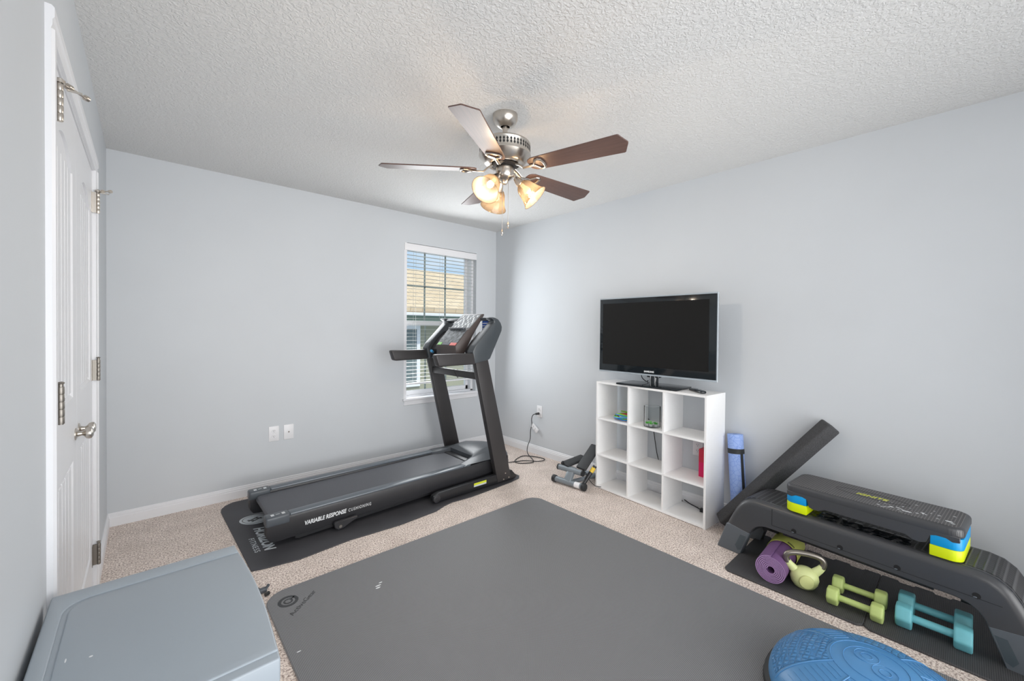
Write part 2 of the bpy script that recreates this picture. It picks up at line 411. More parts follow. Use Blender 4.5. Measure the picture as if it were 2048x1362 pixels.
door_slab('door_1', DY0+0.006, YM-0.0015, -1)
door_slab('door_2', YM+0.0015, DY1-0.006, 1)

# window: vinyl single hung, stool and apron
VY = 3.955
M['muntin'] = mat('grey_muntin', sr(150, 158, 158), 0.5)
t = MB()
t.box((WX0, YW+0.001, WZ0-0.02), (WX0+0.03, YW+0.149, WZ1)); t.box((WX1-0.03, YW+0.06, WZ0-0.02), (WX1, YW+0.149, WZ1))
t.box((WX0, YW+0.06, WZ1-0.04), (WX1, YW+0.149, WZ1)); t.box((WX0, YW+0.06, WZ0), (WX1, YW+0.149, WZ0+0.03))
t.box((WX0+0.03, VY, 1.385), (WX1-0.03, VY+0.03, 1.435), 0.003, 1)                 # meeting rail
for x0 in (WX0+0.03, WX1-0.065): t.box((x0, VY-0.01, WZ0+0.03), (x0+0.035, VY+0.025, 1.39), 0.003, 1)
for x0 in (WX0+0.03, WX1-0.06): t.box((x0, VY+0.02, 1.43), (x0+0.03, VY+0.04, WZ1-0.04))
t.box((WX0+0.03, VY-0.01, WZ0+0.03), (WX1-0.03, VY+0.025, WZ0+0.075), 0.003, 1)
win = struct(t.build('window_1', M['white'], smooth=30))
g = MB(); g.box((WX0+0.05, VY+0.028, 1.43), (WX1-0.05, VY+0.031, WZ1-0.04)); g.box((WX0+0.05, VY+0.006, WZ0+0.07), (WX1-0.05, VY+0.009, 1.39))
g.build('window_pane', M['pane'], win, world=False)
g = MB(); gx0, gx1 = WX0+0.06, WX1-0.06; g3 = (gx1-gx0)/3
for k in (1, 2):
    g.box((gx0+k*g3-0.009, VY+0.033, 1.43), (gx0+k*g3+0.009, VY+0.039, WZ1-0.04)); g.box((gx0+k*g3-0.009, VY+0.011, WZ0+0.07), (gx0+k*g3+0.009, VY+0.017, 1.39))
g.box((gx0, VY+0.033, 1.80), (gx1, VY+0.039, 1.82)); g.box((gx0, VY+0.011, 1.02), (gx1, VY+0.017, 1.038))
g.build('window_muntin', M['muntin'], win, world=False)
g = MB(); g.box((WX0-0.015, YW-0.032, WZ0-0.005), (WX1+0.03, YW+0.06, WZ0+0.018), 0.006, 3)
g.prism([(YW, WZ0-0.005), (YW-0.02, WZ0-0.005), (YW-0.014, WZ0-0.02), (YW-0.012, WZ0-0.05), (YW, WZ0-0.056)], 'x', WX0-0.002, WX1+0.018)
struct(g.build('trim_2', M['white']))

bl = thing('window_blind', 'white horizontal slatted blind lowered over the window behind the treadmill', 'blind', (2.42, YW+0.03, WZ0+0.1))
M['slat'] = mat('white_slat', sr(196, 198, 195), 0.5)
v = MB(); v.box((WX0+0.001, YW-0.008, 2.15), (WX1-0.001, YW+0.010, 2.222), 0.004, 2); v.box((WX0+0.004, YW+0.01, 2.17), (WX1-0.004, YW+0.055, 2.215))
v.build('valance', M['plate'], bl)
s_ = MB(); z = 0.80
while z < 2.15:
    s_.box((WX0+0.034, YW+0.020, z), (WX1-0.010, YW+0.050, z+0.0024)); z += 0.0385
s_.build('slats', M['slat'], bl)
MB().box((WX0+0.034, YW+0.012, 0.765), (WX1-0.010, YW+0.060, 0.782), 0.004, 2).build('bottom_rail', M['plate'], bl)
for x0 in (2.10, 2.42, 2.74):
    c_ = MB()
    for y0 in (YW+0.010, YW+0.062): c_.cyl((x0, y0, 0.775), (x0, y0, 2.17), 0.0011, seg=6)
    c_.build('ladder_cord', M['slat'], bl)
c_ = MB(); c_.cyl((WX1-0.05, YW+0.004, 1.55), (WX1-0.05, YW+0.004, 2.15), 0.0016, seg=6); c_.cyl((WX1-0.05, YW+0.004, 1.86), (WX1-0.05, YW+0.004, 1.92), 0.005, 0.003, seg=10)
c_.build('pull_cord', M['plate'], bl)

# the neighbouring house seen through the window
def shingle_mat():
    m = bpy.data.materials.new('tan_shingles'); m.use_nodes = True
    n, l = m.node_tree.nodes, m.node_tree.links; b = n['Principled BSDF']; b.inputs['Roughness'].default_value = 0.9
    t = n.new('ShaderNodeTexCoord'); v = n.new('ShaderNodeTexBrick'); v.inputs['Scale'].default_value = 4.0
    v.inputs['Color1'].default_value = (*sr(226, 206, 178), 1); v.inputs['Color2'].default_value = (*sr(212, 190, 160), 1)
    v.inputs['Mortar'].default_value = (*sr(178, 156, 128), 1); v.inputs['Mortar Size'].default_value = 0.03
    v.inputs['Brick Width'].default_value = 1.1; v.inputs['Row Height'].default_value = 0.62
    l.new(t.outputs['Object'], v.inputs['Vector']); l.new(v.outputs['Color'], b.inputs['Base Color'])
    return m
M['shingle'] = shingle_mat()
M['siding'] = mat('beige_siding', sr(160, 158, 138), 0.8, noise=(3, 0.04))
M['darkglass'] = mat('dark_window_glass', sr(110, 122, 122), 0.15)
hs = thing('neighbour_house', 'beige house with tan shingled roof seen through the window', 'house', (6.5, 8.6, -3.0))
MB().box((3.0, 8.0, -3.0), (14.0, 12.6, 1.62)).build('wall', M['siding'], hs)
sl = math.atan2(1.45, 4.3)
rf = MB(); L_ = math.hypot(1.45, 4.3)
rf.prism([(-4.6, 0), (8.0, 0), (3.4, L_), (-2.6, L_)], 'z', 0, 0.12)
rf.bm.transform(Matrix.Rotation(sl, 4, 'X'))
ro = rf.build('roof', M['shingle'], hs, world=False); ro.location = (0, -1.0, 4.68)
MB().box((1.7, 7.52, 1.62), (14.6, 7.62, 1.68)).build('gutter', M['white'], hs)
MB().box((1.7, 7.60, 1.44), (14.6, 8.0, 1.64)).build('soffit', mat('grey_green_soffit', sr(112, 128, 114), 0.8), hs)
fr = MB()
for a, b_, c, d in ((4.38, 4.46, 0.1, 1.42), (3.55, 3.63, 0.1, 1.42), (3.63, 4.38, 1.34, 1.42), (3.63, 4.38, 0.1, 0.18)): fr.box((a, 7.95, c), (b_, 8.0, d))
wf = fr.build('window_frame', M['white'], hs)
MB().box((3.63, 7.97, 0.18), (4.38, 7.985, 1.34)).build('pane', M['darkglass'], wf)

# wall plates
def wall_plate(name, label, origin, right, kind):
    """origin is the plate centre on the wall, right runs along the wall as the viewer sees it"""
    nrm = Vector(right).cross(Vector((0, 0, 1)))
    fm = frame(origin, right, (0, 0, 1))
    o = thing(name, label, 'outlet' if kind == 'duplex' else 'wall plate', origin)
    p = MB(); p.box((-0.038, -0.062, 0), (0.038, 0.062, 0.006), 0.0025, 2, mx=fm); p.build('cover', M['plate'], o)
    if kind == 'duplex':
        for s2 in (-1, 1):
            q = MB(); n = 20
            q.lathe([(0, 0.0085), (0.0165, 0.0085), (0.0175, 0.0075), (0.0175, 0.004)], 24, mx=fm @ Matrix.Translation((0, s2*0.0225, 0)))
            fc = q.build('socket', M['plate'], o)
            d_ = MB()
            for dx, hh in ((-0.006, 0.0045), (0.006, 0.0038)): d_.box((dx-0.0011, s2*0.0225-hh+0.003, 0.0084), (dx+0.0011, s2*0.0225+hh+0.003, 0.0089), mx=fm)
            d_.cyl((0, s2*0.0225-0.008, 0.0083), (0, s2*0.0225-0.008, 0.0089), 0.0024, seg=10, mx=fm)
            d_.build('slot', M['seam'], fc)
    else:
        q = MB(); q.cyl((0, 0, 0.006), (0, 0, 0.009), 0.007, seg=6, mx=fm); q.cyl((0, 0, 0.009), (0, 0, 0.016), 0.0045, seg=14, mx=fm); q.build('coax_jack', M['dim_metal'], o)
    return o
wall_plate('wall_outlet', 'white double outlet on the window wall, left of the coax plate', (0.796, YW, 0.467), (1, 0, 0), 'duplex')
wall_plate('coax_plate', 'white cable jack plate on the window wall beside the outlet', (0.907, YW, 0.467), (1, 0, 0), 'coax')
wall_plate('wall_outlet', 'white outlet with the black treadmill cord plugged in, near the room corner', (XR, 3.072, 0.468), (0, -1, 0), 'duplex')
wall_plate('wall_outlet', 'white outlet seen through the right middle cubby of the shelf unit', (XR, 1.375, 0.452), (0, -1, 0), 'duplex')

# ------------------------------------------------------------------ ceiling fan
fx, fy = 1.477, 1.717
fan = thing('ceiling_fan', 'brushed nickel ceiling fan with five dark wood blades and three lit amber glass shades', 'ceiling fan', (fx, fy, H))
TF = Matrix.Translation((fx, fy, 0))
MB().lathe([(0, H), (0.069, H), (0.069, H-0.012), (0.067, H-0.028), (0.058, H-0.046), (0.044, H-0.058), (0.034, H-0.064), (0.026, H-0.066), (0.024, H-0.06)], 48, mx=TF).build('canopy', M['nickel'], fan)
MB().cyl((fx, fy, 2.36), (fx, fy, H-0.05), 0.0135, seg=20).build('downrod', M['nickel'], fan)
mo = MB().lathe([(0, 2.372), (0.10, 2.374), (0.132, 2.371), (0.139, 2.366), (0.141, 2.36), (0.139, 2.356), (0.139, 2.310), (0.143, 2.307), (0.143, 2.300), (0.137, 2.292), (0.112, 2.262), (0.103, 2.256), (0.082, 2.254), (0.080, 2.26), (0, 2.26)], 64, mx=TF).build('motor_housing', M['nickel'], fan)
vt = MB()
for k in range(46):
    a = 2*pi*k/46
    q = TF @ Matrix.Rotation(a, 4, 'Z')
    vt.prism([(0, 2.352), (0.006, 2.343), (0.0022, 2.334), (0.006, 2.325), (0, 2.316), (-0.006, 2.325), (-0.0022, 2.334), (-0.006, 2.343)], 'x', 0.1385, 0.1396, mx=q)
vt.build('vent_slots', M['seam'], mo)
MB().lathe([(0.0, 2.265), (0.06, 2.262), (0.075, 2.252), (0.06, 2.243), (0.0, 2.243)], 36, mx=TF).build('flywheel', M['seam'], fan)
MB().lathe([(0, 2.246), (0.04, 2.246), (0.048, 2.240), (0.05, 2.235), (0.05, 2.198), (0.046, 2.186), (0.036, 2.176), (0.030, 2.172), (0.020, 2.165), (0.014, 2.150), (0, 2.148)], 40, mx=TF).build('switch_housing', M['nickel'], fan)
M['blade'] = None
def blade_mat():
    m = bpy.data.materials.new('dark_wood_blade'); m.use_nodes = True
    n, l = m.node_tree.nodes, m.node_tree.links; b = n['Principled BSDF']; b.inputs['Roughness'].default_value = 0.42
    b.inputs['Specular IOR Level'].default_value = 0.35; b.inputs['Coat Weight'].default_value = 0.30; b.inputs['Coat Roughness'].default_value = 0.3
    t = n.new('ShaderNodeTexCoord'); mp_ = n.new('ShaderNodeMapping'); mp_.inputs['Scale'].default_value = (3, 60, 60)
    x = n.new('ShaderNodeTexNoise'); x.inputs['Scale'].default_value = 3.0; x.inputs['Detail'].default_value = 6
    r = n.new('ShaderNodeValToRGB'); r.color_ramp.elements[0].color = (*sr(70, 52, 48), 1); r.color_ramp.elements[1].color = (*sr(112, 86, 78), 1)
    l.new(t.outputs['Object'], mp_.inputs['Vector']); l.new(mp_.outputs['Vector'], x.inputs['Vector']); l.new(x.outputs['Fac'], r.inputs['Fac'])
    l.new(r.outputs['Color'], b.inputs['Base Color'])
    return m
M['blade'] = blade_mat()
def blade_outline():
    up = [(0.155, 0.028), (0.165, 0.042), (0.185, 0.053), (0.30, 0.058), (0.45, 0.063), (0.60, 0.068), (0.645, 0.070)]
    tip = [(0.652, 0.067), (0.657, 0.055), (0.668, 0.030), (0.679, 0.006), (0.680, 0.0)]
    pts = up+tip
    return pts + [(x, -y) for x, y in pts[::-1] if y > 0]
for k in range(5):
    a = -73.4+72*k
    q = TF @ Matrix.Translation((0, 0, 2.225)) @ Matrix.Rotation(R(a), 4, 'Z') @ Matrix.Rotation(R(-12), 4, 'X')
    bo = MB().prism(blade_outline(), 'z', -0.003, 0.003, 0.0015, 1).build('blade', M['blade'], fan, world=False, smooth=25)
    bo.matrix_local = Matrix.Translation((0, 0, 2.225-H)) @ Matrix.Rotation(R(a), 4, 'Z') @ Matrix.Rotation(R(-12), 4, 'X')
    ir = MB()
    ir.tube([(0.068, 0, 0.025), (0.095, 0, 0.010), (0.118, 0, -0.010), (0.150, 0, -0.009), (0.185, 0, -0.007)], [0.012, 0.011, 0.010, 0.009, 0.009], 10, flat=0.5)
    D_ = [(0.182, 0.0), (0.194, 0.020), (0.205, 0.036), (0.222, 0.040), (0.236, 0.032), (0.242, 0.0), (0.236, -0.032), (0.222, -0.040), (0.205, -0.036), (0.194, -0.020)]
    ir.tube([(x, y, -0.008) for x, y in D_], 0.0062, 8, closed=True)
    ir.build('blade_bracket', M['nickel'], bo, world=False)
lamp_colour = (1.0, 0.86, 0.70)
M['bulb'] = mat('lit_bulb', (1, 0.9, 0.75), emit=((1.0, 0.84, 0.62), 5))
for az in (192.3, 72.3, -47.7):
    dr = Vector((cos(R(az)), sin(R(az)), 0)); ax = (dr*0.085+Vector((0, 0, -0.085))).normalized()
    neck = Vector((fx, fy, 2.166))+dr*0.072
    q = ax.to_track_quat('Z', 'Y').to_matrix().to_4x4(); q = Matrix.Translation(neck) @ q
    ar = MB(); ar.tube([Vector((fx, fy, 2.20))+dr*0.03, Vector((fx, fy, 2.20))+dr*0.052, neck+ax*(-0.012), neck], 0.009, 12)
    ar.lathe([(0, -0.022), (0.013, -0.02), (0.021, 0.0), (0.027, 0.028), (0.024, 0.030), (0, 0.026)], 28, mx=q)
    ao = ar.build('lamp_arm', M['nickel'], fan)
    sh = MB().lathe([(0.026, 0.026), (0.037, 0.036), (0.046, 0.052), (0.051, 0.072), (0.057, 0.096), (0.066, 0.120), (0.076, 0.136), (0.0775, 0.1375), (0.075, 0.1365), (0.064, 0.119), (0.055, 0.096), (0.049, 0.072), (0.044, 0.052), (0.035, 0.038), (0.025, 0.029)], 44, mx=q)
    so = sh.build('lamp_shade', M['shade'], ao)
    bu = MB().lathe([(0, 0.094), (0.012, 0.091), (0.018, 0.080), (0.017, 0.066), (0.011, 0.048), (0.010, 0.03), (0, 0.03)], 20, mx=q).build('light_bulb', M['bulb'], ao)
    c0 = neck+ax*0.112
    light('bulb_light', 'POINT', c0, 10.0, lamp_colour, shadow_soft_size=0.022)
for off, zb, up in (((-0.012, -0.012), 1.90, 0), ((0.018, -0.012), 1.94, 1)):
    ch = MB(); px_, py_ = fx+off[0]*0.667+off[1]*0.744, fy+off[0]*-0.744+off[1]*0.667
    px_, py_ = (fx+(-0.012 if not up else 0.02)*0.744, fy-(-0.012 if not up else 0.02)*0.668)
    ch.cyl((px_, py_, zb), (px_, py_, 2.18), 0.0013, seg=6)
    ch.lathe([(0, zb+0.004), (0.002, zb+0.002), (0.006, zb-0.010), (0.0075, zb-0.018), (0.005, zb-0.026), (0.003, zb-0.028), (0.0045, zb-0.032), (0, zb-0.033)], 14, mx=Matrix.Translation((px_, py_, 0)))
    ch.build('pull_chain', M['nickel'], fan)

# ------------------------------------------------------------------ floor mats
M['bigmat'] = weave_mat('exercise_mat', sr(98, 99, 101), sr(162, 163, 166), 0.0052, 0.62, 'grid', 0.4)
M['blackmat'] = mat('treadmill_mat', sr(62, 62, 66), 0.55, noise=(5, 0.12), bump=(500, 0.1, 0.0005))
M['tile'] = weave_mat('foam_tile', sr(58, 58, 60), sr(92, 91, 92), 0.0062, 0.6, 'grid', 0.5)
M['emboss'] = mat('pressed_mark', sr(52, 54, 56), 0.38)
def rounded_rect(x0, y0, x1, y1, r, n=8):
    out = []
    for cx, cy, a0 in ((x1-r, y1-r, 0), (x0+r, y1-r, 90), (x0+r, y0+r, 180), (x1-r, y0+r, 270)):
        out += [(cx+r*cos(R(a0+90*k/n)), cy+r*sin(R(a0+90*k/n))) for k in range(n+1)]
    return out
bm_ = thing('exercise_mat', 'large dark grey textured exercise mat in the middle of the carpet', 'mat', (1.39, 0.9, 0))
MB().prism(rounded_rect(0.435, -0.45, 2.343, 2.325, 0.10), 'z', 0.0, 0.008, 0.002, 1).build('mat_sheet', M['bigmat'], bm_)
e = MB(); zt = 0.0081
lc = Matrix.Translation((0.522, 2.206, 0))
e.lathe([(0.045, zt), (0.045, zt+0.0006), (0.030, zt+0.0006), (0.030, zt)], 40, mx=lc)
e.lathe([(0.021, zt), (0.021, zt+0.0006), (0.013, zt+0.0006), (0.013, zt)], 32, mx=lc)
e.box((0.026-0.008, -0.004, zt), (0.04, 0.004, zt+0.0006), mx=lc @ Matrix.Rotation(R(35), 4, 'Z'))
lettering(e, 'ActiveGear', (0.512, 2.078, zt), (cos(R(41)), sin(R(41)), 0), (-sin(R(41)), cos(R(41)), 0), 0.185, 0.026, 0.0006)
e.build('embossed_logo', M['emboss'], bm_, smooth=20)
for (a, b_, c, d) in ((0.905, 2.035, 0.024, 0.005), (0.897, 2.018, 0.018, 0.006), (0.925, 2.052, 0.012, 0.004), (0.474, 1.832, 0.010, 0.0015)):
    MB().ball((a, b_, zt), (c/2+0.004, d/2+0.002, 0.0004), 10).build('chalk_scuff', M['whitetxt'], bm_)

tm = thing('treadmill_mat', 'black rubber mat with a white printed logo lying under the treadmill', 'mat', (1.5, 3.15, 0))
o_ = [(0.41, 3.60), (0.42, 3.66), (0.45, 3.71), (0.50, 3.745), (2.42, 3.745), (2.50, 3.72), (2.56, 3.60), (2.565, 2.74), (2.52, 2.695), (2.40, 2.67), (1.95, 2.64), (1.78, 2.655), (1.70, 2.64), (1.6, 2.60), (1.3, 2.578), (0.97, 2.60), (0.67, 2.573), (0.50, 2.60), (0.435, 2.62)]
MB().prism(o_, 'z', 0, 0.006, 0.0015, 1).build('mat_sheet', M['blackmat'], tm)
e = MB(); zt = 0.0061; M['logo'] = mat('pale_print', sr(196, 203, 207), 0.5)
lettering(e, 'HORIZON', (0.535, 3.16, zt), (0, -1, 0), (1, 0, 0), 0.365, 0.062, 0.0005, shear=0.25, bold=0.035)
lettering(e, 'FITNESS', (0.487, 3.02, zt), (0, -1, 0), (1, 0, 0), 0.205, 0.030, 0.0005, space=1.25)
lc = Matrix.Translation((0.572, 3.31, 0)) @ Matrix.Rotation(R(-40), 4, 'Z') @ Matrix.Diagonal((1.15, 0.9, 1, 1))
e.lathe([(0.084, zt), (0.084, zt+0.0005), (0.0, zt+0.0005)], 44, mx=lc)
e.build('printed_logo', M['logo'], tm, smooth=20)
e = MB(); zt = 0.0067
e.lathe([(0.066, zt), (0.066, zt+0.0004), (0.070, zt+0.0004), (0.070, zt)], 44, mx=lc)
for s2 in (-1, 1):
    e.box((-0.035 if s2 < 0 else -0.012, s2*0.020-0.006, zt), (0.012 if s2 < 0 else 0.035, s2*0.020+0.006, zt+0.0004), mx=lc)
    e.box((s2*0.012-0.005, -0.040, zt), (s2*0.012+0.005, 0.040, zt+0.0004), mx=lc @ Matrix.Rotation(R(-15), 4, 'Z'))
e.build('logo_mark', M['blackmat'], tm, smooth=20)

# interlocking foam tiles under the weights
def tile_outline(x0, y0, x1, y1):
    """straight on the near side, puzzle teeth on the wall side"""
    pts = [(x0+0.02, y0), (x0, y0+0.02), (x0, y1-0.02), (x0+0.02, y1)]
    n = 9; st = (y1-y0)/n
    pts.append((x1-0.01, y1))
    for k in range(n):
        a = y1-k*st; d = x1 if k % 2 == 0 else x1-0.018
        j = 0.006 if k % 2 == 0 else -0.006
        pts += [(d, a-0.004+ (0.0 if k == 0 else j*0.6)), (d, a-st+0.004-j*0.6)]
    pts.append((x1-0.01, y0))
    return pts
def foam_tile(y0, y1, label):
    o = MB().prism(tile_outline(2.435, y0, 3.035, y1), 'z', 0.0, 0.011, 0.002, 1).build('foam_tile', M['tile'])
    o.location = (0, 0, 0)
    tag(o, label, 'mat', 'interlocking foam tiles along the right wall'); return o
foam_tile(0.303, 0.905, 'black interlocking foam floor tile under the kettlebell and purple mat')
foam_tile(-0.302, 0.300, 'black interlocking foam floor tile under the teal blue dumbbells')

# ------------------------------------------------------------------ treadmill
tr = thing('treadmill', 'black folding treadmill with raised console in front of the window', 'treadmill', (1.5, 3.1, 0.006))
NY, FY = 2.80, 3.40
for y0, y1, s2 in ((NY, NY+0.075, 1), (FY-0.075, FY, -1)):
    sp = [(0.545, 0.075), (0.565, 0.042), (0.60, 0.038), (2.08, 0.072), (2.44, 0.095), (2.44, 0.194), (2.34, 0.198), (2.08, 0.192), (0.56, 0.180), (0.545, 0.165)]
    so = MB().prism(sp, 'y', y0, y1, 0.006, 2).build('side_panel', M['black'], tr)
    rl = MB(); rl.box((0.675, y0+0.004, 0.180), (2.06, y1-0.004, 0.202), 0.004, 2)
    for v_ in rl.bm.verts: v_.co.z -= (2.06-v_.co.x)*0.0085
    rl.build('foot_rail', M['silver_rail'], tr)
    ec = MB(); ec.box((0.540, y0-0.002, 0.135), (0.675, y1+0.002, 0.196), 0.012, 3)
    eo = ec.build('end_cap', M['grey_blk'], tr)
    e = MB()
    for k in range(3): e.box((0.572, y0+0.018+k*0.010, 0.1955), (0.59, y0+0.024+k*0.010, 0.1966)); e.box((0.632, y0+0.018+k*0.010, 0.1955), (0.650, y0+0.024+k*0.010, 0.1966))
    e.box((0.600, y0+0.030, 0.1955), (0.622, y0+0.034, 0.1966))
    e.build('warning_print', M['whitetxt'], eo)
    MB().prism([(0.70, 0.025), (0.72, 0.018), (2.28, 0.062), (2.28, 0.086), (0.70, 0.048)], 'y', (y0+0.004 if s2 > 0 else y1-0.034), (y0+0.034 if s2 > 0 else y1-0.004), 0.003, 1).build('deck_frame_rail', M['black2'], tr)
    if s2 > 0:
        e = MB()
        lettering(e, 'VARIABLE RESPONSE', (0.757, y0-0.0002, 0.092), (1, 0, 0.015), (0, 0, 1), 0.262, 0.028, 0.0008, shear=0.2, bold=0.03)
        lettering(e, 'CUSHIONING', (1.032, y0-0.0002, 0.098), (1, 0, 0.015), (0, 0, 1), 0.158, 0.021, 0.0008, shear=0.1, space=1.3)
        e.build('lettering', M['whitetxt'], so, smooth=20)
bt = MB(); bt.prism([(0.60, 0.115), (0.585, 0.125), (0.578, 0.14), (0.585, 0.156), (0.60, 0.165), (2.14, 0.182), (2.14, 0.13)], 'y', NY+0.088, FY-0.088, 0.0, 1)
bt.build('running_belt', mat('running_belt', sr(88, 90, 96), 0.5, noise=(300, 0.15), bump=(600, 0.25, 0.0006)), tr)
rc = MB(); rc.cyl((0.60, NY+0.078, 0.135), (0.60, FY-0.078, 0.135), 0.02, seg=20); rc.box((0.66, NY+0.076, 0.06), (2.2, FY-0.076, 0.128)); rc.build('rear_roller', M['black2'], tr)
# motor hood with a shallow V front edge
def hood():
    t = bmesh.new()
    top = [(1.985, 2.80, .196), (1.985, 2.872, .198), (2.085, 2.915, .205), (2.165, 2.93, .222), (2.165, 3.27, .222), (2.085, 3.285, .205), (1.985, 3.328, .198), (1.985, 3.40, .196)]
    mid = [(2.03, 2.80, .205), (2.06, 2.87, .212), (2.14, 2.905, .222), (2.215, 2.95, .250), (2.215, 3.25, .250), (2.14, 3.295, .222), (2.06, 3.33, .212), (2.03, 3.40, .205)]
    ridge = [(2.34, 2.80, .200), (2.34, 2.84, .222), (2.36, 2.90, .245), (2.38, 2.97, .256), (2.38, 3.23, .256), (2.36, 3.30, .245), (2.34, 3.36, .222), (2.34, 3.40, .200)]
    end = [(2.50, 2.83, .185), (2.52, 2.86, .198), (2.545, 2.92, .215), (2.56, 2.99, .220), (2.56, 3.21, .220), (2.545, 3.28, .215), (2.52, 3.34, .198), (2.50, 3.37, .185)]
    bot = [(x+(0.02 if i_ else 0), y, .10) for i_, (x, y, z) in enumerate(end)]
    bot2 = [(2.48, y, .045) for (x, y, z) in end]
    rows = [top, mid, ridge, end, bot, bot2]
    V = [[t.verts.new(p) for p in r_] for r_ in rows]
    for a, b2 in zip(V, V[1:]):
        for i in range(7): t.faces.new((a[i], a[i+1], b2[i+1], b2[i]))
    fl = [t.verts.new((p[0], p[1], .14)) for p in top]
    for i in range(7): t.faces.new((V[0][i], V[0][i+1], fl[i+1], fl[i]))
    bmesh.ops.recalc_face_normals(t, faces=t.faces)
    return t
mb = MB(); mb._add(hood()); mb.build('motor_hood', mat('hood_plastic', sr(66, 70, 75), 0.35), tr, smooth=28)
MB().box((2.10, NY+0.01, 0.05), (2.47, FY-0.01, 0.19), 0.01, 2).build('motor_pan', M['black2'], tr)
for y0, s2 in ((2.70, 1), (3.452, -1)):
    y1 = y0+0.052
    up = MB().prism([(2.275, 0.02), (2.425, 0.02), (2.425, 0.05), (2.155, 1.10), (2.02, 1.10)], 'y', y0, y1, 0.006, 2)
    uo = up.build('upright', M['frame_black'], tr)
    for px_, pz_ in ((2.36, 0.085), (2.34, 0.035), (2.40, 0.04)):
        ys = y0-0.003 if s2 > 0 else y1+0.003
        bb = MB(); bb.cyl((px_, ys, pz_), (px_, (y0+0.001 if s2 > 0 else y1-0.001), pz_), 0.006, seg=10); bb.build('bolt', M['nickel'], uo)
    br = MB().prism([(1.63, 0.035), (1.65, 0.015), (2.48, 0.012), (2.50, 0.03), (2.44, 0.095), (1.68, 0.085), (1.64, 0.07)], 'y', y0+0.004, y1-0.004, 0.006, 2)
    bro = br.build('base_rail', M['black2'], tr)
    if s2 > 0:
        e = MB(); e.box((2.02, y0+0.003, 0.045), (2.15, y0+0.0045, 0.075)); e.build('grey_sticker', M['logo'], bro)
        e = MB(); e.box((2.02, y0+0.0022, 0.058), (2.15, y0+0.0038, 0.075)); e.build('yellow_sticker', mat('yellow_sticker', sr(205, 215, 50), 0.5), bro)
        wc = MB(); wc.cyl((1.665, y0-0.006, 0.045), (1.665, y1, 0.045), 0.030, seg=28, bev=0.004); wc.cyl((1.665, y0-0.009, 0.045), (1.665, y0-0.005, 0.045), 0.008, seg=10); wc.build('transport_wheel', M['black'], tr)
    fb = MB().prism([(0.925, 0.055), (0.93, 0.03), (0.955, 0.012), (0.985, 0.016), (1.08, 0.058), (1.08, 0.072), (0.93, 0.068)], 'y', y0+(0.060 if s2 > 0 else -0.038), y0+(0.088 if s2 > 0 else -0.010), 0.004, 1)
    fo = fb.build('deck_foot', M['black'], tr)
    MB().cyl((0.965, y0+(0.056 if s2 > 0 else -0.042), 0.035), (0.965, y0+(0.092 if s2 > 0 else -0.006), 0.035), 0.01, seg=12).build('wheel_axle', M['dim_metal'], fo)
    # hand grip and console side arm
    gr = MB().prism([(1.645, 1.145), (1.672, 1.062), (1.69, 1.056), (2.02, 1.060), (2.02, 1.150), (1.66, 1.152)], 'y', y0-0.004, y1+0.004, 0.010, 3)
    gr.build('hand_grip', M['frame_black'], tr)
    A_ = [(1.992, 1.165), (2.015, 1.065), (2.15, 1.088), (2.175, 1.10), (2.30, 1.335), (2.305, 1.37), (2.290, 1.405), (2.262, 1.435), (2.225, 1.449), (2.185, 1.452), (2.185, 1.440), (2.212, 1.425), (2.215, 1.410), (2.20, 1.395), (2.02, 1.215)]
    yy0, yy1 = (y0-0.006, y1+0.028) if s2 > 0 else (y0-0.028, y1+0.006)
    MB().prism(A_, 'y', yy0, yy1, 0.008, 3).build('console_arm', mat('console_frame', sr(62, 68, 73), 0.35, spec=0.7) if s2 > 0 else bpy.data.materials['console_frame'], tr)
MB().prism([(2.20, 1.450), (2.21, 1.425), (2.27, 1.405), (2.275, 1.425), (2.24, 1.450)], 'y', 2.74, 3.46, 0.004, 2).build('top_bar', bpy.data.materials['console_frame'], tr)
MB().box((2.065, 2.745, 0.925), (2.095, 3.46, 0.985), 0.008, 2).build('cross_bar', M['frame_black'], tr)
MB().box((2.03, 2.76, 1.07), (2.14, 3.44, 1.12), 0.008, 2).build('lower_console_bar', M['black2'], tr)
# console body
cy0, cy1 = 2.875, 3.185
cp = [(1.945, 1.205), (1.95, 1.125), (2.02, 1.11), (2.125, 1.295), (2.250, 1.475), (2.245, 1.486), (2.225, 1.483), (2.09, 1.352), (2.075, 1.348)]
co = MB().prism(cp, 'y', cy0, cy1, 0.005, 2).build('console', mat('console_body', sr(78, 70, 68), 0.45, noise=(300, 0.1)), tr)
def screen_mat():
    m = bpy.data.materials.new('glossy_film'); m.use_nodes = True
    n, l = m.node_tree.nodes, m.node_tree.links; b = n['Principled BSDF']; b.inputs['Roughness'].default_value = 0.5; b.inputs['Specular IOR Level'].default_value = 0.3
    t = n.new('ShaderNodeTexCoord'); x = n.new('ShaderNodeTexNoise'); x.inputs['Scale'].default_value = 30; x.inputs['Detail'].default_value = 8
    r = n.new('ShaderNodeValToRGB'); r.color_ramp.elements[0].position = 0.4; r.color_ramp.elements[0].color = (*sr(72, 76, 80), 1); r.color_ramp.elements[1].position = 0.66; r.color_ramp.elements[1].color = (*sr(140, 147, 152), 1)
    bp = n.new('ShaderNodeBump'); bp.inputs['Strength'].default_value = 0.3; bp.inputs['Distance'].default_value = 0.002
    l.new(t.outputs['Object'], x.inputs['Vector']); l.new(x.outputs['Fac'], r.inputs['Fac']); l.new(r.outputs['Color'], b.inputs['Base Color'])
    l.new(x.outputs['Fac'], bp.inputs['Height']); l.new(bp.outputs['Normal'], b.inputs['Normal'])
    return m
M['film'] = screen_mat()
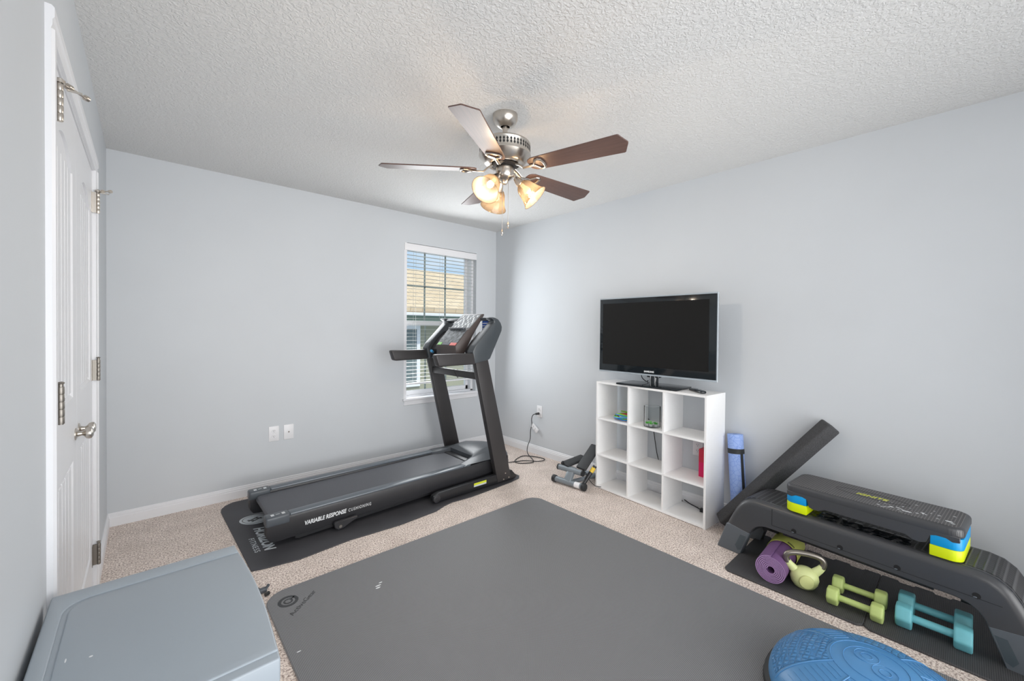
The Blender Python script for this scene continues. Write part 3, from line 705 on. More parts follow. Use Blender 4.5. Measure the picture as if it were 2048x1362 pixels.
# film faces lie on the two slopes of the console
n1 = Vector((-(1.348-1.205), 0, 2.075-1.945)).normalized(); n2 = Vector((-(1.483-1.352), 0, 2.225-2.09)).normalized()
def on_slope(a, b_, t_): return (a[0]+(b_[0]-a[0])*t_, a[1]+(b_[1]-a[1])*t_)
def slope_quad(mb, a, b_, n_, t0, t1, y0, y1, off, th):
    p0, p1 = on_slope(a, b_, t0), on_slope(a, b_, t1)
    pts = [(p0[0]+n_.x*off, p0[1]+n_.z*off), (p1[0]+n_.x*off, p1[1]+n_.z*off), (p1[0]+n_.x*(off+th), p1[1]+n_.z*(off+th)), (p0[0]+n_.x*(off+th), p0[1]+n_.z*(off+th))]
    mb.prism(pts, 'y', y0, y1)
A1, B1, A2, B2 = (1.945, 1.205), (2.075, 1.348), (2.09, 1.352), (2.225, 1.483)
q = MB(); slope_quad(q, A1, B1, n1, 0.16, 0.97, cy0+0.012, cy1-0.012, -0.0005, 0.002); q.build('display', M['film'], co)
q = MB(); slope_quad(q, A2, B2, n2, 0.04, 0.96, cy0+0.012, cy1-0.012, -0.0005, 0.002); q.build('upper_display', M['film'], co)
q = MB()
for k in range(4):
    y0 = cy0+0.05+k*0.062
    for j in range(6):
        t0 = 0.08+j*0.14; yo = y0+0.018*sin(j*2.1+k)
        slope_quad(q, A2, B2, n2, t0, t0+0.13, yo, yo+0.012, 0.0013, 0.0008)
q.build('painted_glare', mat('white_glare', sr(226, 230, 232), 0.4), co)  # glare on the upper film, painted as white strips
q = MB(); q.box((2.055, cy0+0.05, 1.345), (2.085, cy1-0.03, 1.362), 0.004, 2); q.build('tablet_ledge', M['grey_blk'], co)
for (a, b_, nm, cl) in ((cy1-0.075, cy1-0.02, 'start_button', (150, 220, 120)), (cy0+0.11, cy1-0.085, 'key_panel', (60, 62, 78)), (cy0+0.015, cy0+0.10, 'stop_button', (232, 112, 104))):
    q = MB(); slope_quad(q, A1, B1, n1, 0.02, 0.17, a, b_, -0.0003, 0.004); q.build(nm, mat(nm, sr(*cl), 0.4), co)
for y0, y1 in ((2.775, 2.87), (3.19, 3.43)):
    q = MB().prism([(2.03, 1.16), (2.05, 1.12), (2.13, 1.13), (2.20, 1.30), (2.19, 1.33), (2.10, 1.25)], 'y', y0, y1, 0.006, 2); q.build('side_tray', M['black'], tr)
q = MB().box((2.225, 2.785, 1.29), (2.229, 2.875, 1.435)); q.mi = 1
for k in range(5): q.box((2.2235, 2.79, 1.31+k*0.022), (2.2252, 2.87, 1.316+k*0.022))
q.build('blue_label', [mat('blue_label', sr(44, 84, 170), 0.5), M['whitetxt']], tr)
q = MB(); q.cyl((1.98, 3.30, 1.135), (1.93, 3.24, 1.15), 0.012, seg=14); q.build('blue_cap', mat('blue_cap', sr(70, 150, 200), 0.4), tr)
q = MB().tube([(2.05, 3.05, 0.99), (2.04, 3.03, 0.97), (2.045, 3.0, 0.93), (2.07, 3.02, 0.915), (2.1, 3.06, 0.95), (2.08, 3.04, 0.99)], 0.0025, 6); q.build('loose_wire', M['black2'], tr)

# treadmill power cord with a white plug-in adapter hanging against the wall
cordt = thing('power_cord', 'black treadmill power cord hanging from the corner outlet and looped on the carpet', 'cord', (3.0, 3.0, 0))
def smooth_path(pts, n=8):
    P_ = [Vector(p) for p in pts]; out = []
    for i in range(len(P_)-1):
        p0 = P_[max(0, i-1)]; p1 = P_[i]; p2 = P_[i+1]; p3 = P_[min(len(P_)-1, i+2)]
        for k in range(n):
            t_ = k/n
            out.append(0.5*((2*p1)+(-p0+p2)*t_+(2*p0-5*p1+4*p2-p3)*t_*t_+(-p0+3*p1-3*p2+p3)*t_**3))
    return out+[P_[-1]]
cp_ = [(3.135, 3.085, 0.445), (3.118, 3.12, 0.43), (3.12, 3.145, 0.38), (3.13, 3.15, 0.32), (3.13, 3.17, 0.25), (3.12, 3.165, 0.16), (3.08, 3.165, 0.08), (3.04, 3.12, 0.03), (2.99, 3.0, 0.008), (2.94, 2.93, 0.007),
       (2.88, 2.93, 0.007), (2.80, 2.99, 0.007), (2.80, 3.06, 0.007), (2.90, 3.12, 0.007), (3.00, 3.13, 0.007), (3.075, 3.02, 0.007), (3.09, 2.93, 0.007), (3.05, 2.89, 0.007), (2.97, 2.90, 0.012), (2.92, 2.95, 0.014), (2.88, 3.02, 0.007), (2.78, 3.06, 0.007), (2.66, 3.07, 0.02), (2.54, 3.08, 0.07)]
MB().tube(smooth_path(cp_), 0.0042, 8).build('cord', M['black2'], cordt)
MB().cyl((3.16, 3.07, 0.447), (3.125, 3.095, 0.442), 0.014, 0.009, seg=16, bev=0.003).build('plug', M['black2'], cordt)
q = frame((3.14, 3.115, 0.285), (0, -0.72, -0.55), (0, 0.4, -0.9))
wt = MB().box((-0.050, -0.022, -0.012), (0.050, 0.022, 0.012), 0.003, 2, mx=q); wo_ = wt.build('cord_tag_box', M['plate'], cordt, label='white rectangular tag clipped to the cord')
lt = MB()
for k in (-0.018, 0.016): lt.box((k-0.0012, -0.022, -0.0126), (k+0.0012, 0.022, -0.0118), mx=q)
lt.build('tag_line', M['dim_metal'], wo_)

# ------------------------------------------------------------------ shelf unit, television, things on it
bc = thing('cube_shelf', 'white open-backed nine-cube shelf unit standing against the right wall', 'shelf unit', (2.855, 1.647, 0), R(-3.6))
Wd, Dp, Ht, th = 0.955, 0.27, 0.912, 0.016
for s2 in (-1, 1):
    a = -Wd/2 if s2 < 0 else Wd/2-th
    so = MB().box((0, a, 0), (Dp, a+th, Ht), 0.001, 1).build('side_panel', M['laminate'], bc, world=False)
    if s2 < 0:
        for zz in (Ht-0.008, 0.605, 0.297, 0.02):
            for xx in (0.035, Dp-0.035): MB().cyl((xx, a-0.0015, zz), (xx, a+0.001, zz), 0.004, seg=12).build('screw_cap', M['plate'], so, world=False)
MB().box((0, -Wd/2+th, Ht-th), (Dp, Wd/2-th, Ht), 0.001, 1).build('top_panel', M['laminate'], bc, world=False)
MB().box((0, -Wd/2+th, 0.004), (Dp, Wd/2-th, 0.020), 0.001, 1).build('bottom_panel', M['laminate'], bc, world=False)
for zz in (0.294, 0.603): MB().box((0.001, -Wd/2+th, zz-0.014), (Dp-0.001, Wd/2-th, zz), 0.001, 1).build('shelf', M['laminate'], bc, world=False)
cellw = (Wd-2*th)/3
for k in (1, 2):
    a = -Wd/2+th+k*cellw-0.007
    d_ = MB()
    for z0, z1 in ((0.020, 0.280), (0.294, 0.589), (0.603, Ht-th)): d_.box((0.002, a, z0), (Dp-0.002, a+0.014, z1))
    d_.build('divider', M['laminate'], bc, world=False)
# backing strips left between the cubbies and the wall
for yy in (0.19, ):
    MB().box((Dp-0.004, yy, 0.3), (Dp-0.001, yy+0.10, 0.89)).build('backing_strip', M['laminate'], bc, world=False)

tv = thing('television', 'large flat screen television with clear rim standing on the shelf unit', 'television', (2.97, 1.655, Ht))
M['gloss_black'] = mat('gloss_black', sr(24, 30, 34), 0.08, spec=0.6)
TX = 2.945; y0, y1, z0, z1 = 1.150, 2.138, 0.995, 1.622
rim = MB(); rim.box((TX-0.004, y0, z0), (TX+0.006, y1, z1), 0.002, 1); ro_ = rim.build('clear_rim', mat('acrylic_rim', sr(168, 178, 186), 0.12, spec=0.8), tv)
MB().box((TX-0.010, y0+0.008, z0+0.014), (TX+0.03, y1-0.008, z1-0.010), 0.003, 2).build('bezel', M['gloss_black'], tv)
MB().box((TX-0.0115, y0+0.058, z0+0.068), (TX-0.009, y1-0.040, z1-0.048)).build('screen', mat('dark_screen', sr(26, 26, 26), 0.75, spec=0.15), tv)
MB().box((TX+0.02, y0+0.06, z0+0.05), (TX+0.06, y1-0.06, z1-0.06), 0.012, 2).build('back_shell', M['black2'], tv)
e = MB(); lettering(e, 'SAMSUNG', (TX-0.0105, 1.705, z0+0.026), (0, -1, 0), (0, 0, 1), 0.085, 0.014, 0.0008, bold=0.04); e.build('lettering', M['whitetxt'], tv, smooth=20)
MB().box((2.85, 1.40, Ht), (3.10, 1.905, Ht+0.014), 0.003, 2).build('stand_base', M['gloss_black'], tv)
nk = MB(); nk.cyl((2.975, 1.64, Ht+0.012), (2.975, 1.64, z0+0.03), 0.033, seg=28); nk.box((2.95, 1.59, z0-0.012), (3.0, 1.69, z0+0.03), 0.003, 1); nk.build('stand_neck', M['gloss_black'], tv)
ca = MB().tube(smooth_path([(3.02, 1.78, 1.02), (3.0, 1.76, 0.97), (3.05, 1.75, 0.935), (3.13, 1.78, 0.93), (3.15, 1.83, 0.85), (3.15, 1.82, 0.66), (3.15, 1.76, 0.58), (3.15, 1.735, 0.516), (3.15, 1.70, 0.325), (3.15, 1.646, 0.174), (3.148, 1.56, 0.06), (3.147, 1.48, 0.012)]), 0.0035, 8); ca.build('power_cable', M['black2'], tv)

rm = thing('remote_control', 'black television remote lying on the right end of the shelf unit', 'remote', (2.95, 1.29, Ht), R(52))
q = MB(); q.box((-0.085, -0.022, 0.001), (0.085, 0.022, 0.019), 0.008, 3); q.build('body', M['gloss_black'], rm, world=False)
q = MB(); q.cyl((0.02, 0, 0.018), (0.02, 0, 0.0215), 0.014, seg=20)
for i in range(4):
    for j in range(3): q.box((-0.07+i*0.016, -0.014+j*0.011, 0.018), (-0.06+i*0.016, -0.008+j*0.011, 0.0205), 0.001, 1)
q.build('buttons', M['silver_rail'], rm, world=False)

# resistance tubes coiled in the top left cubby
cols = {'green': (130, 200, 40), 'blue': (40, 130, 210), 'red': (205, 30, 90)}
lab = {'green': 'lime green rubber resistance tube coiled in the top left cubby', 'blue': 'blue rubber resistance tube coiled in the top left cubby', 'red': 'raspberry red rubber resistance tube lying inside the coil in the top left cubby'}
for i, (nm, rr, ph, cz) in enumerate((('blue', 0.082, 0.0, 0.012), ('green', 0.078, 1.2, 0.02), ('red', 0.060, 2.2, 0.014))):
    pts = []; N_ = 90; turns = 3 if nm != 'red' else 2
    for k in range(N_):
        a = 2*pi*turns*k/N_
        r_ = rr*(1-0.10*sin(a*0.5+ph)); pts.append((cos(a+ph)*r_*1.0, sin(a+ph)*r_*1.1, cz+0.012+0.018*(k/N_)*1.3+0.010*sin(a*1.33+ph)))
    o = MB().tube(pts, 0.0052, 8).build('resistance_tube', mat(nm+'_rubber', sr(*cols[nm]), 0.4))
    o.location = (2.985, 1.895, 0.597); tag(o, lab[nm], 'exercise band', 'resistance tubes in the top left cubby')

# glass cylinder with tiny plants
jx, jy, jz = 2.94, 1.633, 0.603
jar = MB().lathe([(0, 0.001), (0.060, 0.001), (0.062, 0.004), (0.062, 0.158), (0.0605, 0.1595), (0.059, 0.158), (0.059, 0.008), (0, 0.006)], 48).build('glass_vase', M['jar'])
jar.location = (jx, jy, jz); tag(jar, 'clear glass cylinder vase holding small plants in the top middle cubby', 'vase')
M['leaf'] = mat('bright_leaf', sr(96, 200, 70), 0.5); M['leaf2'] = mat('deep_leaf', sr(60, 170, 50), 0.5); M['pot'] = mat('silver_pot', sr(205, 205, 208), 0.3, metal=0.6)
def spiky_plant(loc, label, lf, n, hgt):
    o = thing('succulent', label, 'plant', loc, group='tiny plants in the glass vase')
    MB().lathe([(0, 0), (0.011, 0), (0.014, 0.018), (0.0125, 0.018), (0, 0.016)], 20).build('pot', M['pot'], o, world=False)
    t = MB(); rnd = random.Random(n)
    for k in range(n):
        a = rnd.uniform(0, 2*pi); ti = rnd.uniform(0.1, 1.0); L_ = hgt*rnd.uniform(0.7, 1)
        d = Vector((cos(a)*ti, sin(a)*ti, 1-ti*0.55)).normalized()
        t.cyl(Vector((0, 0, 0.014)), Vector((0, 0, 0.014))+d*L_, 0.0022, 0.0003, seg=5)
    t.build('leaves', lf, o, world=False); return o
spiky_plant((jx-0.025, jy+0.028, jz+0.0072), 'tiny potted green plant on the left inside the glass vase', M['leaf'], 30, 0.026)
spiky_plant((jx-0.028, jy-0.006, jz+0.0072), 'tiny taller potted green plant in the middle of the glass vase', M['leaf'], 44, 0.034)
spiky_plant((jx-0.004, jy-0.034, jz+0.0072), 'tiny potted darker green plant on the right inside the glass vase', M['leaf2'], 34, 0.026)
# pink and red book-like box standing in the right middle cubby
bx = thing('red_box', 'narrow red and pink box standing in the right middle cubby', 'box', (2.985, 1.262, 0.294), R(-3.6))
MB().box((-0.10, -0.055, 0.0), (0.10, 0.055, 0.105), 0.001, 1).build('lower_body', mat('pink_card', sr(222, 20, 96), 0.4), bx, world=False, label='pink lower half')
MB().box((-0.10, -0.055, 0.105), (0.10, 0.055, 0.20), 0.001, 1).build('upper_body', mat('red_card', sr(214, 42, 70), 0.4), bx, world=False, label='red upper half')
bx.location = (3.0, 1.268, 0.2945); bx.rotation_euler = (0, 0, R(-3.6))
for ch in bx.children:
    for v_ in ch.data.vertices: v_.co.x *= 0.35; v_.co.y = v_.co.y*0.62+0.0
bx.location = (3.03, 1.258, 0.2945)
wc = MB().tube(smooth_path([(3.125, 1.455, 0.036), (3.10, 1.40, 0.030), (3.08, 1.34, 0.028), (3.06, 1.30, 0.028)]), 0.004, 8)
adp = wc.build('adapter_cable', M['black2']); tag(adp, 'short black cable with square plug lying in the bottom right cubby', 'cable')
MB().box((3.035, 1.262, 0.0205), (3.065, 1.30, 0.045), 0.003, 2).build('plug', M['black2'], adp)

# ------------------------------------------------------------------ mini stepper beside the shelf unit
st = thing('mini_stepper', 'grey and black mini stepper machine on the carpet left of the shelf unit', 'stepper', (2.78, 2.26, 0))
M['gunmetal'] = mat('grey_steel', sr(132, 140, 146), 0.35, metal=0.25)
b0, b1 = Vector((2.705, 2.425, 0.034)), Vector((2.735, 2.135, 0.034))
MB().cyl(b0, b1, 0.024, seg=28).build('base_tube', M['gunmetal'], st)
for p, d in ((b0, b0-b1), (b1, b1-b0)):
    d = d.normalized(); MB().cyl(p-d*0.012, p+d*0.022, 0.031, seg=28, bev=0.004).build('end_cap', M['rubber'], st)
MB().cyl(b1+(b0-b1)*0.10, b1+(b0-b1)*0.28, 0.0246, seg=28).build('white_sticker', M['plate'], st)
u0, u1 = Vector((2.755, 2.42, 0.128)), Vector((2.775, 2.18, 0.128))
MB().cyl(u0, u1, 0.024, seg=28).build('upper_tube', M['gunmetal'], st)
MB().cyl(u1, u1+(u1-u0).normalized()*0.012, 0.026, seg=24).build('tube_plug', M['rubber'], st)
MB().cyl(u0+(u0-u1).normalized()*0.012, u0, 0.026, seg=24).build('tube_plug', M['rubber'], st)
MB().prism([(2.700, 0.045), (2.735, 0.045), (2.80, 0.15), (2.765, 0.155)], 'y', 2.255, 2.325, 0.003, 1).build('post', M['gunmetal'], st)
MB().cyl((2.72, 2.29, 0.03), (3.02, 2.24, 0.03), 0.018, seg=20).build('floor_tube', M['gunmetal'], st)
MB().cyl((3.03, 2.36, 0.030), (3.05, 2.12, 0.030), 0.022, seg=20).build('rear_tube', M['gunmetal'], st)
q1 = frame((2.855, 2.35, 0.170), (0.96, -0.18, 0.14), (0.18, 0.98, 0))
MB().box((-0.10, -0.052, -0.012), (0.14, 0.052, 0.014), 0.011, 3, mx=q1).build('foot_pedal', M['rubber'], st)
q2 = frame((2.885, 2.200, 0.235), (0.78, -0.02, 0.62), (0.02, 0.99, 0))
MB().box((-0.13, -0.052, -0.012), (0.14, 0.052, 0.014), 0.011, 3, mx=q2).build('foot_pedal', M['rubber'], st)
MB().cyl((2.75, 2.15, 0.045), (2.86, 2.11, 0.19), 0.017, seg=20).build('hydraulic_cylinder', M['black2'], st)
MB().cyl((2.823, 2.123, 0.141), (2.85, 2.114, 0.176), 0.0175, seg=20).build('yellow_label', mat('yellow_label', sr(225, 190, 60), 0.5), st)
MB().cyl((2.80, 2.37, 0.04), (2.84, 2.36, 0.15), 0.010, seg=14).build('linkage', M['black2'], st)
q = MB(); q.cyl((2.76, 2.385, 0.15), (2.76, 2.385, 0.172), 0.005, seg=8); q.ball((2.76, 2.385, 0.178), 0.010, 14); q.build('adjuster_knob', M['black2'], st)
MB().tube(smooth_path([(2.80, 2.17, 0.14), (2.80, 2.12, 0.08), (2.84, 2.085, 0.03), (2.93, 2.05, 0.012), (2.99, 2.07, 0.012)]), 0.003, 6).build('strap_cord', M['black2'], st)

# ------------------------------------------------------------------ leaning rolls
M['bluefoam'] = mat('periwinkle_mat', sr(148, 172, 226), 0.6)
ym = thing('yoga_mat', 'rolled light blue yoga mat with black strap leaning upright against the right wall', 'yoga mat', (3.05, 1.07, 0))
ax = (Vector((3.115, 1.095, 0.64))-Vector((3.06, 1.035, 0.022))).normalized(); base = Vector((3.05, 1.03, 0.02))
qy = Matrix.Translation(base) @ ax.to_track_quat('Z', 'Y').to_matrix().to_4x4()
rl = MB(); prof = []
rl.lathe([(0.010, 0.0), (0.049, 0.0), (0.050, 0.004), (0.050, 0.606), (0.049, 0.61), (0.010, 0.61)], 36, mx=qy)
def swirl_mat():
    m = mat('blue_patterned_mat', sr(150, 176, 230), 0.6); n, l = m.node_tree.nodes, m.node_tree.links
    t = n.new('ShaderNodeTexCoord'); v = n.new('ShaderNodeTexVoronoi'); v.feature = 'DISTANCE_TO_EDGE'; v.inputs['Scale'].default_value = 34
    r = n.new('ShaderNodeValToRGB'); r.color_ramp.elements[0].position = 0.02; r.color_ramp.elements[0].color = (*sr(126, 155, 222), 1); r.color_ramp.elements[1].position = 0.06; r.color_ramp.elements[1].color = (*sr(152, 178, 232), 1)
    l.new(t.outputs['Object'], v.inputs['Vector']); l.new(v.outputs['Distance'], r.inputs['Fac']); l.new(r.outputs['Color'], n['Principled BSDF'].inputs['Base Color'])
    return m
rl.build('roll', swirl_mat(), ym)
sp = MB(); sp.lathe([(0.0505, 0.478), (0.0525, 0.480), (0.0525, 0.510), (0.0505, 0.512)], 36, mx=qy)
th0 = R(235)
q = qy.to_3x3(); toward = Vector((-0.75, -0.66, 0.1)); lt_ = qy.inverted().to_3x3() @ toward; aa = math.atan2(lt_.y, lt_.x)
ca_, sa_ = cos(aa+0.25), sin(aa+0.25)
sp.box((0.0500, -0.010, 0.05), (0.0525, 0.010, 0.485), mx=qy @ Matrix.Rotation(aa+0.35, 4, 'Z'))
sp.build('carry_strap', M['rubber'], ym)

fb = thing('foam_beam', 'long black foam beam leaning diagonally against the right wall beside the shelf unit', 'balance beam', (2.92, 1.08, 0))
p0 = Vector((2.935, 1.075, 0.085)); p1 = Vector((3.095, 0.565, 0.760)); xa = (p1-p0).normalized()
nn = Vector((-0.56, 0.39, 0.74)); yv = nn.cross(xa).normalized(); nv = xa.cross(yv)
qf = Matrix(((xa.x, yv.x, nv.x, p0.x), (xa.y, yv.y, nv.y, p0.y), (xa.z, yv.z, nv.z, p0.z), (0, 0, 0, 1)))
L_ = (p1-p0).length
MB().box((-0.04, -0.046, -0.042), (L_+0.03, 0.046, 0.042), 0.012, 3, mx=qf).build('foam_block', mat('speckled_foam', sr(70, 70, 72), 0.85, noise=(260, 0.45), bump=(300, 0.4, 0.001)), fb)

# ------------------------------------------------------------------ workout deck bench
dk = thing('workout_deck', 'long black aerobic deck bench with grey leg ends along the right wall', 'step deck', (2.775, 0.372, 0), R(-6.0))
M['deck'] = mat('deck_plastic', sr(64, 65, 68), 0.36, bump=(500, 0.15, 0.0004), spec=0.6)
M['deckgrey'] = mat('deck_grey_plastic', sr(92, 98, 104), 0.4)
M['pad'] = weave_mat('dimpled_pad', sr(44, 44, 46), sr(78, 78, 80), 0.022, 0.45, 'lens', 0.6)
# local frame: y is the length, x the width (-x faces the camera)
def deck_profile(off=0.0, z_cut=0.0):
    """outer and inner outline of the arch in (y, z)"""
    outer = [(-0.655, 0.0), (-0.600, 0.165), (-0.545, 0.285), (-0.520, 0.322), (-0.485, 0.348), (-0.44, 0.358), (0.44, 0.358), (0.485, 0.348), (0.520, 0.322), (0.545, 0.285), (0.600, 0.165), (0.655, 0.0)]
    inner = [(0.515, 0.0), (0.470, 0.13), (0.445, 0.185), (0.405, 0.215), (0.36, 0.222), (-0.36, 0.222), (-0.405, 0.215), (-0.445, 0.185), (-0.470, 0.13), (-0.515, 0.0)]
    return outer, inner
outer, inner = deck_profile()
def clip(poly, z0, up=True):
    out = []
    for i in range(len(poly)):
        a, b_ = poly[i], poly[(i+1) % len(poly)]
        ia, ib = (a[1] >= z0) == up, (b_[1] >= z0) == up
        if ia: out.append(a)
        if ia != ib:
            t_ = (z0-a[1])/(b_[1]-a[1]); out.append((a[0]+(b_[0]-a[0])*t_, z0))
    return out
hw = 0.150
upper = [p for p in outer if p[1] > 0.15]
upo = [(-0.6055, 0.150)]+[p for p in outer if p[1] > 0.16]+[(0.6055, 0.150), (0.4625, 0.150)]+[p for p in inner if p[1] > 0.16]+[(-0.4625, 0.150)]
sk = MB()
st_o = [(-0.6055, 0.150), (-0.592, 0.185), (-0.572, 0.230), (-0.550, 0.274), (-0.527, 0.312), (-0.505, 0.334), (-0.475, 0.350), (-0.44, 0.358), (-0.38, 0.359), (-0.20, 0.359), (0, 0.359)]
st_i = [(-0.4625, 0.150), (-0.458, 0.163), (-0.449, 0.178), (-0.438, 0.192), (-0.425, 0.203), (-0.410, 0.212), (-0.392, 0.218), (-0.372, 0.2215), (-0.345, 0.222), (-0.20, 0.222), (0, 0.222)]
st_o += [(-y, z) for y, z in st_o[-2::-1]]; st_i += [(-y, z) for y, z in st_i[-2::-1]]
for sg in (-1, 1):
    t = bmesh.new(); rows = []
    for (oy, oz), (iy, iz) in zip(st_o, st_i):
        O, I = Vector((oy, oz)), Vector((iy, iz)); d = (I-O).normalized(); rr = 0.036; row = []
        row.append((hw-0.050, O))
        for a in range(0, 91, 15): row.append((hw-0.031+0.036*sin(R(a)), O+d*rr*(1-cos(R(a)))))
        row += [(hw+0.005, I-d*0.004), (hw+0.001, I), (hw-0.030, I)]
        rows.append([t.verts.new((sg*x, p.x, p.y)) for x, p in row])
    for a, b_ in zip(rows, rows[1:]):
        for k in range(len(a)-1): t.faces.new((a[k], a[k+1], b_[k+1], b_[k]))
    t.faces.new(rows[0]); t.faces.new(rows[-1][::-1])
    bmesh.ops.recalc_face_normals(t, faces=t.faces)
    ref = max(t.faces, key=lambda f: sg*f.calc_center_median().x)
    if ref.normal.x*sg < 0: bmesh.ops.reverse_faces(t, faces=t.faces)
    sk._add(t)
body = sk
# top skin between the two side skirts
def ribbon(mb, pts, x0, x1, thk):
    for (a, b_) in zip(pts, pts[1:]):
        d = Vector((0, b_[0]-a[0], b_[1]-a[1])).normalized(); n_ = Vector((0, -d.z, d.y))
        q = [(a[0]-n_.y*0, a[1]), (b_[0], b_[1]), (b_[0]-n_.y*thk, b_[1]-n_.z*thk), (a[0]-n_.y*thk, a[1]-n_.z*thk)]
        mb.prism(q, 'x', x0, x1)
up2 = [(-0.600, 0.165)]+[p for p in outer if p[1] > 0.2]+[(0.600, 0.165)]
ribbon(body, up2, -hw+0.02, hw-0.02, 0.012)
bo_ = body.build('deck_body', M['deck'], dk, world=False, smooth=40)
pd = MB(); up3 = [(-0.590, 0.190), (-0.545, 0.285), (-0.520, 0.322), (-0.485, 0.348), (-0.44, 0.358), (0.44, 0.358), (0.485, 0.348), (0.520, 0.322), (0.545, 0.285), (0.590, 0.190)]
up3 = [(a*1.002, b_+0.002) for a, b_ in up3]
ribbon(pd, up3, -hw+0.035, hw-0.035, 0.004)
pd.build('grip_pad', M['pad'], dk, world=False, smooth=40)
e = MB()
lettering(e, 'POWER', (-0.085, 0.24, 0.3605), (0, -1, 0), (1, 0, 0), 0.46, 0.07, 0.0012, shear=0.15, bold=0.03)
lettering(e, 'SYSTEMS', (-0.118, 0.24, 0.3605), (0, -1, 0), (1, 0, 0), 0.46, 0.026, 0.0012, shear=0.15, bold=0.03, space=1.3)
e.build('embossed_letters', M['gloss_black'], dk, world=False, smooth=20)
xs_ = -hw-0.0055
e = MB(); e.box((xs_, -0.50, 0.2475), (xs_+0.002, 0.345, 0.2495)); e.box((xs_, 0.343, 0.2475), (xs_+0.002, 0.3455, 0.340)); e.build('seam_line', M['seam'], bo_, world=False)
for yy in (0.235, 0.03, -0.185, -0.43):
    e = MB(); e.cyl((xs_-0.0006, yy, 0.258), (xs_+0.002, yy, 0.258), 0.0125, seg=20); e.build('bolt_recess', M['seam'], bo_, world=False)
    e = MB(); e.ball((xs_-0.001, yy+0.004, 0.251), (0.0015, 0.006, 0.003), 10); e.build('bolt_head', M['silver_rail'], bo_, world=False)
for sg in (1, -1):
    for x0, x1 in ((-hw-0.006, -hw+0.042), (hw-0.042, hw+0.006)):
        leg = [(sg*0.655, 0.0), (sg*0.598, 0.165), (sg*0.560, 0.168), (sg*0.462, 0.152), (sg*0.470, 0.13), (sg*0.515, 0.0)]
        lo = MB().prism(leg, 'x', x0, x1, 0.004, 1).build('leg_end', M['deckgrey'], dk, world=False)
        if x0 < 0:
            MB().prism([(sg*0.480, 0.125), (sg*0.510, 0.035), (sg*0.530, 0.025), (sg*0.545, 0.05), (sg*0.515, 0.125)], 'x', x0-0.0008, x0+0.002).build('leg_recess', mat('recess_shadow', sr(70, 80, 86), 0.35) if 'recess_shadow' not in bpy.data.materials else bpy.data.materials['recess_shadow'], lo, world=False)  # flush plate; shade of the recess is put into its darker colour
    MB().cyl((-hw+0.03, sg*0.53, 0.10), (hw-0.03, sg*0.53, 0.10), 0.014, seg=16).build('leg_bar', M['deckgrey'], dk, world=False)
    q = MB(); q.prism([(sg*0.44, 0.13), (sg*0.40, 0.17), (sg*0.42, 0.222), (sg*0.46, 0.20)], 'x', -0.02, 0.02); q.cyl((0, sg*0.43, 0.15), (0, sg*0.37, 0.15), 0.008, seg=12); q.build('lock_latch', M['black2'], dk, world=False)
MB().box((-hw+0.03, -0.30, 0.20), (-hw+0.10, 0.30, 0.222)).build('underside_rib', M['black2'], dk, world=False)

# step platform resting on the deck
sx, sy_ = 2.765, 0.322
sp_ = thing('step_platform', 'black step platform on blue and yellow risers resting on the workout deck', 'step platform', (sx, sy_, 0.3625), R(-5.0))
wx, ly = 0.142, 0.338
def rrect(hx, hy, r, n=6): return rounded_rect(-hx, -hy, hx, hy, r, n)
# platform: top plate with skirt dipping between the risers
pl = MB(); pl.prism(rrect(wx, ly, 0.045), 'z', 0.098, 0.146, 0.014, 3)
skp = [(-ly+0.012, 0.086), (-ly+0.012, 0.11), (ly-0.012, 0.11), (ly-0.012, 0.086), (ly-0.035, 0.082), (ly-0.055, 0.092), (ly-0.085, 0.092), (ly-0.105, 0.085), (ly-0.115, 0.05), (ly-0.135, 0.042), (ly-0.16, 0.044), (ly-0.185, 0.058),
       (-ly+0.185, 0.058), (-ly+0.16, 0.044), (-ly+0.135, 0.042), (-ly+0.115, 0.05), (-ly+0.105, 0.085), (-ly+0.085, 0.092), (-ly+0.055, 0.092), (-ly+0.035, 0.082)]
for x0 in (-wx+0.001, wx-0.013): pl.prism(skp, 'x', x0, x0+0.012, 0.002, 1)
pl.build('platform_body', M['deck'], sp_, world=False, smooth=40)
MB().prism(rrect(wx-0.013, ly-0.016, 0.034), 'z', 0.1455, 0.1475, 0.0008, 1).build('grip_surface', weave_mat('fine_rib_rubber', sr(68, 67, 68), sr(110, 108, 108), 0.009, 0.5, 'lens', 0.5), sp_, world=False)
e = MB(); lettering(e, 'IGNITE', (-0.012, 0.055, 0.1476), (0, -1, 0), (1, 0, 0), 0.125, 0.030, 0.0006, shear=0.2, bold=0.02); e.build('lettering', mat('lime_print', sr(210, 215, 70), 0.5), sp_, world=False, smooth=20)
e = MB(); N_ = 50
e.tube([(0.012+0.045*sin(2*pi*k/N_), 0.0+0.145*cos(2*pi*k/N_), 0.1478) for k in range(N_)], 0.0009, 4, closed=True); e.build('oval_line', M['seam'], sp_, world=False)
e = MB(); rnd = random.Random(3)
for k in range(34):
    a = rnd.gauss(0, 1); b_ = rnd.random()
    px_ = rnd.uniform(-0.115, 0.06) if k > 14 else rnd.gauss(-0.075, 0.015); py_ = rnd.uniform(-0.30, -0.03) if k > 14 else rnd.gauss(-0.12, 0.04)
    e.ball((max(-0.12, min(0.12, px_)), max(-0.31, min(0.3, py_)), 0.1476), (rnd.uniform(0.001, 0.004), rnd.uniform(0.001, 0.009), 0.0005), 8)
e.ball((-0.085, -0.15, 0.1476), (0.006, 0.018, 0.0005), 12); e.ball((-0.065, -0.118, 0.1476), (0.004, 0.010, 0.0005), 12); e.ball((-0.07, -0.285, 0.1476), (0.007, 0.013, 0.0005), 12)
e.build('paint_splashes', M['whitetxt'], sp_, world=False)
